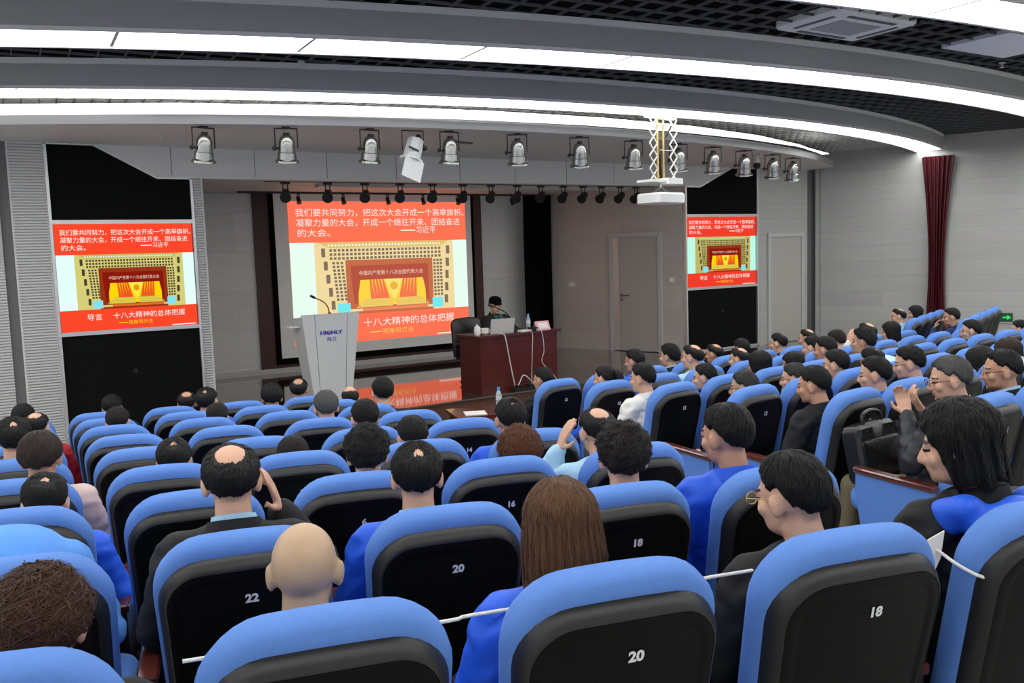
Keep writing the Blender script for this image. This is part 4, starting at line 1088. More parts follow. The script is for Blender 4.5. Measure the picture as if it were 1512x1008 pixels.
def mesh_np(name, co, ls, lt, lv, midx=None):
    me = bpy.data.meshes.new(name)
    me.vertices.add(len(co)); me.vertices.foreach_set('co', co.astype(np.float32).ravel())
    me.loops.add(len(lv)); me.loops.foreach_set('vertex_index', lv)
    me.polygons.add(len(ls)); me.polygons.foreach_set('loop_start', ls); me.polygons.foreach_set('loop_total', lt)
    me.polygons.foreach_set('use_smooth', np.ones(len(ls), dtype=bool))
    if midx is not None: me.polygons.foreach_set('material_index', midx.astype(np.int32))
    me.update(calc_edges=True); me.validate()
    return me

def torso_caps(bm, pose, inf, is_cloth):
    P = POSE[pose]
    if pose == 'fold':
        sph(bm, (0, .35, .60), (.16+inf, .13+inf, .15+inf)); sph(bm, (0, .40, .77), (.165+inf, .15+inf, .16+inf)); sph(bm, (0, .46, .88), (.17+inf, .14+inf, .12+inf))
        sh = [(-.165, .50, .87), (.165, .50, .87)]
    else:
        sph(bm, (0, .27, .66), (.150+inf, .115+inf, .17+inf)); sph(bm, (0, .255, .83), (.158+inf, .108+inf, .17+inf)); sph(bm, (0, .24, .93), (.135+inf, .085+inf, .09+inf))
        sh = [(-.165, .245, .935), (.165, .245, .935)]
    cap(bm, sh[0], sh[1], .055+inf)
    if not is_cloth or True: cap(bm, (-.08, .34, .55), (.08, .34, .55), .115+inf)
    for s, e, w in zip(sh, P['el'], P['wr']):
        cap(bm, s, e, .052+inf*1.2, .042+inf*1.1)
        w2 = Vector(w) if not is_cloth else Vector(e).lerp(Vector(w), 0.95)
        cap(bm, e, w2, .041+inf*1.1, .028+inf*0.9)
    return sh

def legs_caps(bm, inf, upto_ankle=True):
    for s in (-1, 1):
        cap(bm, (s*.09, .34, .53), (s*.13, .745, .50), .080+inf, .060+inf)
        cap(bm, (s*.13, .745, .50), (s*.13, .79, .10), .057+inf, .040+inf)

def head_caps(bm, c):
    c = Vector(c); A = lambda x, y, z: c + Vector((x, y, z))
    sph(bm, A(0, -.012, .028), (.074, .092, .088), None, 32, 20)
    sph(bm, A(0, .030, -.035), (.058, .058, .082), None, 28, 18); sph(bm, A(0, .035, -.075), (.045, .045, .035))
    cap(bm, A(0, .086, .012), A(0, .104, -.022), .008, .0125); sph(bm, A(-.011, .094, -.024), .009); sph(bm, A(.011, .094, -.024), .009)
    cap(bm, A(-.036, .072, .027), A(.036, .072, .027), .013); sph(bm, A(0, .076, -.094), .018)
    for s in (-1, 1):
        sph(bm, A(s*.040, .058, -.018), .024); sph(bm, A(s*.032, .079, .011), .0115)
        E_ = Euler((R(-12), 0, R(-s*24)), 'XYZ').to_matrix()
        sph(bm, A(s*.080, -.006, -.006), (.010, .021, .033), E_); sph(bm, A(s*.077, -.002, -.022), (.011, .014, .018), E_)
    sph(bm, A(0, .083, -.049), (.023, .011, .0075)); sph(bm, A(0, .081, -.060), (.020, .011, .0075))

_body = {}
def body_base(pose):
    if pose in _body: return _body[pose]
    bm = B()
    sh = torso_caps(bm, pose, 0.0, False); legs_caps(bm, 0.0)
    for s in (-1, 1): cap(bm, (s*.13, .78, .055), (s*.14, .93, .035), .042, .030)
    c = HC if pose != 'fold' else Vector((0, .68, .82))
    if pose == 'fold': cap(bm, (0, .54, .90), (0, .62, .84), .056, .052)
    else: cap(bm, (0, .225, .96), (0, .235, 1.10), .060, .053)
    head_caps(bm, c)
    P = POSE[pose]
    for w, d, l, s in zip(P['wr'], P['hd'], P['hl'], (-1, 1)): hand(bm, w, d, l, P['curl'], s)
    fine = pose in ('ear_r', 'ear_l', 'front', 'face_l')
    _body[pose] = remesh_np(bm, 0.0062 if fine else 0.0078, 5 if fine else 4) + (c,)
    return _body[pose]

_bm = {}
def posed_body(pose, yaw, pitch):
    key = (pose, yaw, pitch)
    if key in _bm: return _bm[key]
    co, ls, lt, lv, c = body_base(pose)
    co = co.copy()
    # face colouring on the unposed head
    ctr = np.add.reduceat(co[lv], ls, axis=0) / lt[:, None] - np.array(c)
    x, y, z = ctr[:, 0], ctr[:, 1], ctr[:, 2]
    ax = np.abs(x); mi = np.zeros(len(ls))
    mi[((ax-.032)/.0135)**2 + ((z-.011)/.0048)**2 < 1] = 1
    mi[(np.abs(ax-.034) < .019) & (np.abs(z-.030-.10*(0.03-np.abs(ax-.030))) < .0045)] = 1
    mi[(ax < .021) & (np.abs(z+.0545) < .009)] = 2
    mi[(y < .06) | (np.abs(z) > .12)] = 0
    Rm = Euler((R(pitch), 0, R(yaw)), 'XYZ').to_matrix()
    if pose != 'fold' and (yaw or pitch):
        w = smst(1.0, 1.075, co[:, 2])
        if pose in ('front', 'face_l', 'ear_l', 'ear_r'):
            r = np.hypot(co[:, 0], co[:, 1]-.25); w = w*(1-smst(.112, .118, r)*(1 if pose == 'front' else 1))
        q = (co - np.array(PIV)) @ np.array(Rm).T + np.array(PIV)
        co = co*(1-w[:, None]) + q*w[:, None]
    me = mesh_np('body', co, ls, lt, lv, mi)
    for m in ('skin', 'dark', 'lip'): me.materials.append(M[m])
    hm = Matrix.Translation(c) if pose == 'fold' else Matrix.Translation(PIV) @ Rm.to_4x4() @ Matrix.Translation(HC-PIV)
    if pose == 'fold': hm = hm @ Euler((R(-35), 0, 0)).to_matrix().to_4x4()
    _bm[key] = (me, hm)
    return _bm[key]

from mathutils import noise as mnoise
_cl = {}
def clothes(pose):
    if pose in _cl: return _cl[pose]
    bm = B(); sh = torso_caps(bm, pose, 0.021, True)
    co, ls, lt, lv = remesh_np(bm, 0.0125, 5)
    for i in range(len(co)):      # soft cloth folds
        p = Vector(co[i]); d = mnoise.noise(p*13)*0.008 + mnoise.noise(Vector((p.x*10, p.y*10, p.z*30)))*0.008 - abs(mnoise.noise(Vector((p.x*16+3, p.y*16, p.z*16))))*0.012
        v = p - Vector((0, .26, p.z)); v.normalize(); co[i] += np.array(v)*d
    ja = mesh_np('jacket', co, ls, lt, lv)
    bm = B(); cap(bm, (-.08, .34, .54), (.08, .34, .54), .128); legs_caps(bm, 0.017)
    tr = mesh_np('trousers', *remesh_np(bm, 0.014, 4))
    shs = []
    for s in (-1, 1):
        bm = B(); cap(bm, (s*.13, .775, .062), (s*.142, .94, .042), .055, .040); cap(bm, (s*.13, .765, .04), (s*.142, .95, .03), .042, .03)
        co2, a, b_, c_ = remesh_np(bm, 0.012, 3); co2[:, 2] = np.maximum(co2[:, 2], 0.003); shs.append(mesh_np('shoe', co2, a, b_, c_))
    _cl[pose] = (ja, tr, shs)
    return _cl[pose]
def collar_mesh(h=0.045, r=0.072, th=0.010):
    bm = B(); N = 28; rings = []
    for i in range(N):
        a = -PI/2 + 2*PI*(i/(N-1)) * 0.93 + 0.22 + PI
        pr = [(r+0.012, 0.0), (r, h), (r+th*0.6, h+0.003), (r+th+0.014, 0.0)]
        rings.append([bm.verts.new((q*math.cos(a), 0.232+q*math.sin(a)*0.92, 0.985+z+0.022*(-math.sin(a)))) for q, z in pr])
    for A, C in zip(rings, rings[1:]):
        for k in range(4): bm.faces.new((A[k], A[(k+1) % 4], C[(k+1) % 4], C[k]))
    bm.faces.new(rings[0][::-1]); bm.faces.new(rings[-1])
    return mesh(bm, 'collar', True, 60)
ME_COLLAR = collar_mesh(); ME_SHIRTCOL = collar_mesh(0.058, 0.062, 0.006)

# hair: a dense cap over the skull; r(direction) = skull + thickness, sinking into the skull below the hairline
HL = {'short': ([0,30,55,75,90,105,120,150,180], [38,34,20,4,9,-6,-30,-44,-47]),
      'bowl': ([0,40,70,90,110,140,180], [18,12,-2,-10,-25,-42,-46]),
      'bob': ([0,35,60,80,95,180], [22,16,-35,-70,-80,-80]),
      'pulled': ([0,30,55,75,90,105,120,150,180], [40,35,20,2,10,-10,-25,-36,-40])}
def add_strands(me, G, MG, style, seed):
    # fine tapered locks lying on the hair surface
    rs = np.random.RandomState(seed+11)
    NE, NA = G.shape[0]-1, G.shape[1]
    n, K = 3400, 6
    j0 = NE*np.arccos(1-rs.rand(n)*1.55)/PI*180/172; i0 = rs.rand(n)*NA
    def look(A, j, i):
        j = np.clip(j, 0, NE-0.001); ja = j.astype(int); fj = (j-ja)[:, None] if A.ndim == 3 else j-ja
        i = np.mod(i, NA); ia = i.astype(int) % NA; fi = (i-np.floor(i))[:, None] if A.ndim == 3 else i-np.floor(i)
        ib = (ia+1) % NA
        return (A[ja, ia]*(1-fi)+A[ja, ib]*fi)*(1-fj) + (A[ja+1, ia]*(1-fi)+A[ja+1, ib]*fi)*fj
    keep = look(MG, j0, i0) > 0.55; j0, i0 = j0[keep], i0[keep]; n = len(j0)
    long_ = style in ('long', 'bob', 'shaggy'); curl = style in ('curly', 'bushy')
    dj = (rs.uniform(1.6, 3.0, n) if not long_ else rs.uniform(2.0, 3.6, n)) * (0.7 if curl else 1)
    di = rs.normal(0, 0.5 if not curl else 2.2, n) + (0.5 if not long_ else 0)
    lift = np.abs(rs.normal(0.0012, 0.0012, n)) * (2.2 if curl else 1.0); wd = rs.uniform(0.0009, 0.0019, n)
    pts = []
    for k in range(K):
        q = look(G, j0+dj*k*0.8, i0+di*k/np.maximum(0.35, np.sin(np.radians(np.clip(172*(j0+dj*k*.8)/NE, 1, 179)))))
        nn = q/np.maximum(np.linalg.norm(q, axis=1), 1e-4)[:, None]
        if long_: nn[:, 2] *= 0.2
        pts.append(q + nn*(0.0006 + lift*(k/(K-1))*1.8 + (0.002*np.sin(k*2.1+j0) if curl else 0))[:, None])
    P = np.stack(pts, 1)
    T = np.gradient(P, axis=1); N_ = P/np.maximum(np.linalg.norm(P, axis=2, keepdims=True), 1e-4)
    S = np.cross(T, N_); S /= np.maximum(np.linalg.norm(S, axis=2, keepdims=True), 1e-6)
    w = wd[:, None, None]*np.array([0.9, 1.0, 1.0, 0.85, 0.6, 0.08])[None, :, None]
    V = np.stack([P-S*w, P+N_*w*0.5, P+S*w], 2).reshape(-1, 3)
    nv = len(me.vertices); co = np.empty(nv*3); me.vertices.foreach_get('co', co); co = co.reshape(-1, 3)
    npol = len(me.polygons); ls = np.empty(npol, np.int32); lt = np.empty(npol, np.int32); lv = np.empty(len(me.loops), np.int32)
    me.polygons.foreach_get('loop_start', ls); me.polygons.foreach_get('loop_total', lt); me.loops.foreach_get('vertex_index', lv)
    b = (np.arange(n)[:, None]*K + np.arange(K-1)[None, :])*3
    F = np.concatenate([np.stack([b+c, b+c+1, b+c+4, b+c+3], -1).reshape(-1, 4) for c in (0, 1)]) + nv
    ls2 = np.concatenate([ls, len(lv)+4*np.arange(len(F), dtype=np.int32)]).astype(np.int32); lt2 = np.concatenate([lt, np.full(len(F), 4, np.int32)]).astype(np.int32)
    lv2 = np.concatenate([lv, F.ravel()]).astype(np.int32)
    bpy.data.meshes.remove(me)
    return mesh_np('hair', np.concatenate([co, V]), ls2, lt2, lv2)

def hair_mesh(style, seed):
    rnd = random.Random(seed*7+3)
    ph = [rnd.uniform(0, 6.28) for _ in range(12)]
    NA, NE = 120, 60
    line, th, L, amp, fr = 'short', (0.016, 0.009), None, 0.0035, (17, 23)
    bald = None
    if style == 'bushy': th, amp = (0.028, 0.017), 0.008
    elif style == 'curly': line, th, amp, fr = 'bowl', (0.032, 0.028), 0.007, (26, 34)
    elif style == 'bowl': line, th, amp = 'bowl', (0.022, 0.018), 0.003
    elif style == 'shaggy': line, th, L, amp = 'bob', (0.026, 0.020), 0.125, 0.006
    elif style == 'bob': line, th, L, amp = 'bob', (0.020, 0.016), 0.135, 0.003
    elif style == 'long': line, th, L, amp = 'bob', (0.020, 0.016), 0.34, 0.004
    elif style in ('ponytail', 'pony_tied'): line, th, amp = 'pulled', (0.012, 0.010), 0.002
    elif style == 'balding': bald = (58, 178, 40, 1.0); th = (0.013, 0.011)
    elif style == 'bare': bald = (78, 180, 62, 1.0); th = (0.010, 0.010)
    elif style == 'spot': bald = (52, 172, 15, 0.85)
    elif style == 'whorl': bald = (50, 180, 7, 0.9)
    angs, els = HL[line]
    bm = B(); grid = []; mg = []
    rx, ry, rz = .0745, .0925, .0885
    for j in range(NE+1):
        e = R(90 - 172*j/NE); row = []; mrow = []
        for i in range(NA):
            a = 2*PI*i/NA                      # 0 = front (+y)
            ad = abs(math.degrees(a) if a <= PI else math.degrees(a)-360)
            emin = np.interp(ad, angs, els)
            emin += 2.5*math.sin(9*a+ph[0]) + 1.5*math.sin(23*a+ph[1])
            ed = math.degrees(e)
            m = min(1.0, max(0.0, (ed-emin+4)/15.0)); m = m*m*(3-2*m)
            d = Vector((math.sin(a)*math.cos(e), math.cos(a)*math.cos(e), math.sin(e)))
            sk = 1.0/math.sqrt((d.x/rx)**2+(d.y/ry)**2+(d.z/rz)**2)
            k = (math.sin(e)+1)/2
            t = th[1]+(th[0]-th[1])*k
            sw = a + 0.9*math.sin(e*2+ph[2])
            t += amp*(0.5 if style not in ('curly', 'bushy') else 0.8)*(mnoise.noise(d*4.5+Vector((seed, 0, 0)))*1.5 + mnoise.noise(d*11+Vector((seed, 3, 0)))*0.7 + mnoise.noise(Vector((sw*9, e*2.2, seed)))*0.6 + mnoise.noise(d*38)*0.35 + (mnoise.noise(d*24+Vector((seed, 5, 0)))*0.6 if style in ('curly', 'bushy') else 0))
            mb = 1.0
            if bald:
                bc = Vector((math.sin(R(bald[1]))*math.cos(R(bald[0])), math.cos(R(bald[1]))*math.cos(R(bald[0])), math.sin(R(bald[0]))))
                an = math.degrees(d.angle(bc)) + 7*mnoise.noise(d*9+Vector((0, seed, 0))) + 5*mnoise.noise(d*26+Vector((0, seed, 0)))
                mb = 1 - bald[3]*(1-min(1, max(0, (an-bald[2]*(0.30 if bald[2] < 20 else 0.5))/(bald[2]*(2.2 if bald[2] < 20 else 0.95))))); m *= mb
            r = sk + t*(m**1.5) - (0.0055 if mb < 0.99 else 0.012)*(1-m)
            if L and ed < 22 and m > 0.02:
                ce, se = math.cos(e), -math.sin(e)
                wide = 0.094 + (0.045*min(1, r*se/0.3) if style == 'long' else 0.0) + (0.004*math.sin(a*13+ph[5])+0.003*math.sin(a*29) if style == 'shaggy' else 0.004*math.sin(a*31+ph[5]))
                rc = wide/max(ce, 0.05)
                z = min(max(rc*se, -0.06), L + 0.012*math.sin(a*7+ph[6]))
                wf = min(1, (22-ed)/46); wf = wf*wf*(3-2*wf)
                p = Vector((d.x/ce*wide, d.y/ce*wide*1.0, -z)) if ce > 0.04 else Vector((0, 0, -L))
                p = (d*r).lerp(p, wf*min(1, m*1.2))
                if z >= L*0.98 and ce < 0.25: p = Vector((p.x*ce/0.25, p.y*ce/0.25, -L))
            else: p = d*r
            row.append(p); mrow.append(m)
        grid.append(row); mg.append(mrow)
    top = bm.verts.new(grid[0][0])
    V = [[bm.verts.new(p) for p in row] for row in grid[1:]]
    for i in range(NA): bm.faces.new((top, V[0][i], V[0][(i+1) % NA]))
    for A, C in zip(V, V[1:]):
        for i in range(NA): bm.faces.new((A[i], C[i], C[(i+1) % NA], A[(i+1) % NA]))
    bm.faces.new(V[-1][::-1])
    if style == 'ponytail':
        tube(bm, smooth_pts([(0, -.10, .035), (0, -.135, .02), (0.01, -.14, -.06), (0.015, -.125, -.20), (0.01, -.12, -.33)]), [0.020, 0.026, 0.028, 0.030, 0.032, 0.034, 0.036, 0.037, 0.038, 0.038, 0.037, 0.036, 0.036, 0.035, 0.034, 0.032, 0.030, 0.028, 0.025, 0.022, 0.019, 0.016, 0.013, 0.008, 0.004][:25], 12)
    if style == 'pony_tied': sph(bm, (0, -.115, -.015), (.035, .028, .035))
    return add_strands(mesh(bm, 'hair', True, 80), np.array([[tuple(q) for q in r] for r in grid]), np.array(mg), style, seed)
_hair = {}
def get_hair(style, seed):
    k = (style, seed % 3)
    if k not in _hair: _hair[k] = hair_mesh(*k)
    return _hair[k]
def glasses_mesh():
    bm = B()
    for s in (-1, 1):
        tube(bm, [(s*.034+.023*math.cos(a), .105, .010+.017*math.sin(a)) for a in [2*PI*i/16 for i in range(16)]], 0.0014, 6, True)
        tube(bm, [(s*.057, .103, .014), (s*.076, .085, .016), (s*.083, .0, .014), (s*.083, -.02, -.002)], 0.0015, 6)
    tube(bm, [(-.012, .105, .014), (0, .108, .017), (.012, .105, .014)], 0.0014, 6)
    return mesh(bm, 'glasses', True)
ME_GL = glasses_mesh()
bm = B(); sph(bm, (0, .078, -.100), (.022, .020, .018)); sph(bm, (0, .090, -.040), (.022, .008, .006)); ME_BEARD = mesh(bm, 'beard', True)

def person(x, y, z, ang, s, style, hc, jk, pose, yaw, pitch, extra, label, seed, group=None, trousers='trouser'):
    yaw = round(yaw/10)*10; pitch = round(pitch/4)*4
    t = empty('person', (x, y, z), R(ang), label, 'person', group, s)
    me, hm = posed_body(pose, yaw, pitch)
    b = obj('body', me, None, t)
    if style == 'bald' or seed % 3 == 0:
        b.material_slots[0].link = 'OBJECT'; b.material_slots[0].material = M['skinbald'] if style == 'bald' else M['skin2']
    ja, tr, shs = clothes(pose)
    jo = obj('jacket', ja, CLOTH['blue'], t) if len(ja.materials) == 0 else obj('jacket', ja, CLOTH[jk], t)
    jo.material_slots[0].link = 'OBJECT'; jo.material_slots[0].material = CLOTH[jk]
    to = obj('trousers', tr, CLOTH['trouser'], t); to.material_slots[0].link = 'OBJECT'; to.material_slots[0].material = CLOTH[trousers]
    for q in shs: obj('shoe', q, CLOTH['shoe'], t)
    if pose != 'fold':
        co = obj('collar', ME_COLLAR, CLOTH[jk], t); co.material_slots[0].link = 'OBJECT'; co.material_slots[0].material = CLOTH[jk]
        if 'collar' in extra or seed % 4 == 1: obj('shirt_collar', ME_SHIRTCOL, CLOTH['lightblue'], t)
    H_ = hm @ Matrix.Translation((0, -.012, .028))
    if style != 'bald':
        h = obj('hair', get_hair(style, seed), HAIR[hc], t); h.material_slots[0].link = 'OBJECT'; h.material_slots[0].material = HAIR[hc]
        h.matrix_local = H_
    if 'glasses' in extra:
        g = obj('glasses', ME_GL, M['brass'] if 'glasses_up' in extra else M['blackmetal'], t)
        g.material_slots[0].link = 'OBJECT'; g.material_slots[0].material = M['brass'] if 'glasses_up' in extra else M['blackmetal']
        g.matrix_local = hm
    if 'beard' in extra:
        g = obj('beard', ME_BEARD, HAIR['k'], t); g.matrix_local = hm
    if 'tie' in extra:
        bm = B(); tube(bm, [(.028*math.cos(a), -.098, .01+.03*math.sin(a)) for a in [2*PI*i/14 for i in range(14)]], 0.007, 8, True)
        g = obj('hair_band', mesh(bm, smooth=True), M['white'], t); g.matrix_local = H_
    if 'hood' in extra:
        bm = B()
        for k in range(9):
            a = R(190 + 20*k); sph(bm, (.13*math.cos(a), .22+.12*math.sin(a), .985+.02*math.sin(k*2.1)), (.055, .045, .04))
        cap(bm, (-.13, .20, .97), (-.19, .33, .86), .05, .03); cap(bm, (.13, .20, .97), (.19, .33, .86), .05, .03)
        g = obj('hood', mesh_np('hood', *remesh_np(bm, 0.011, 4)), CLOTH['blue'], t)
    return t

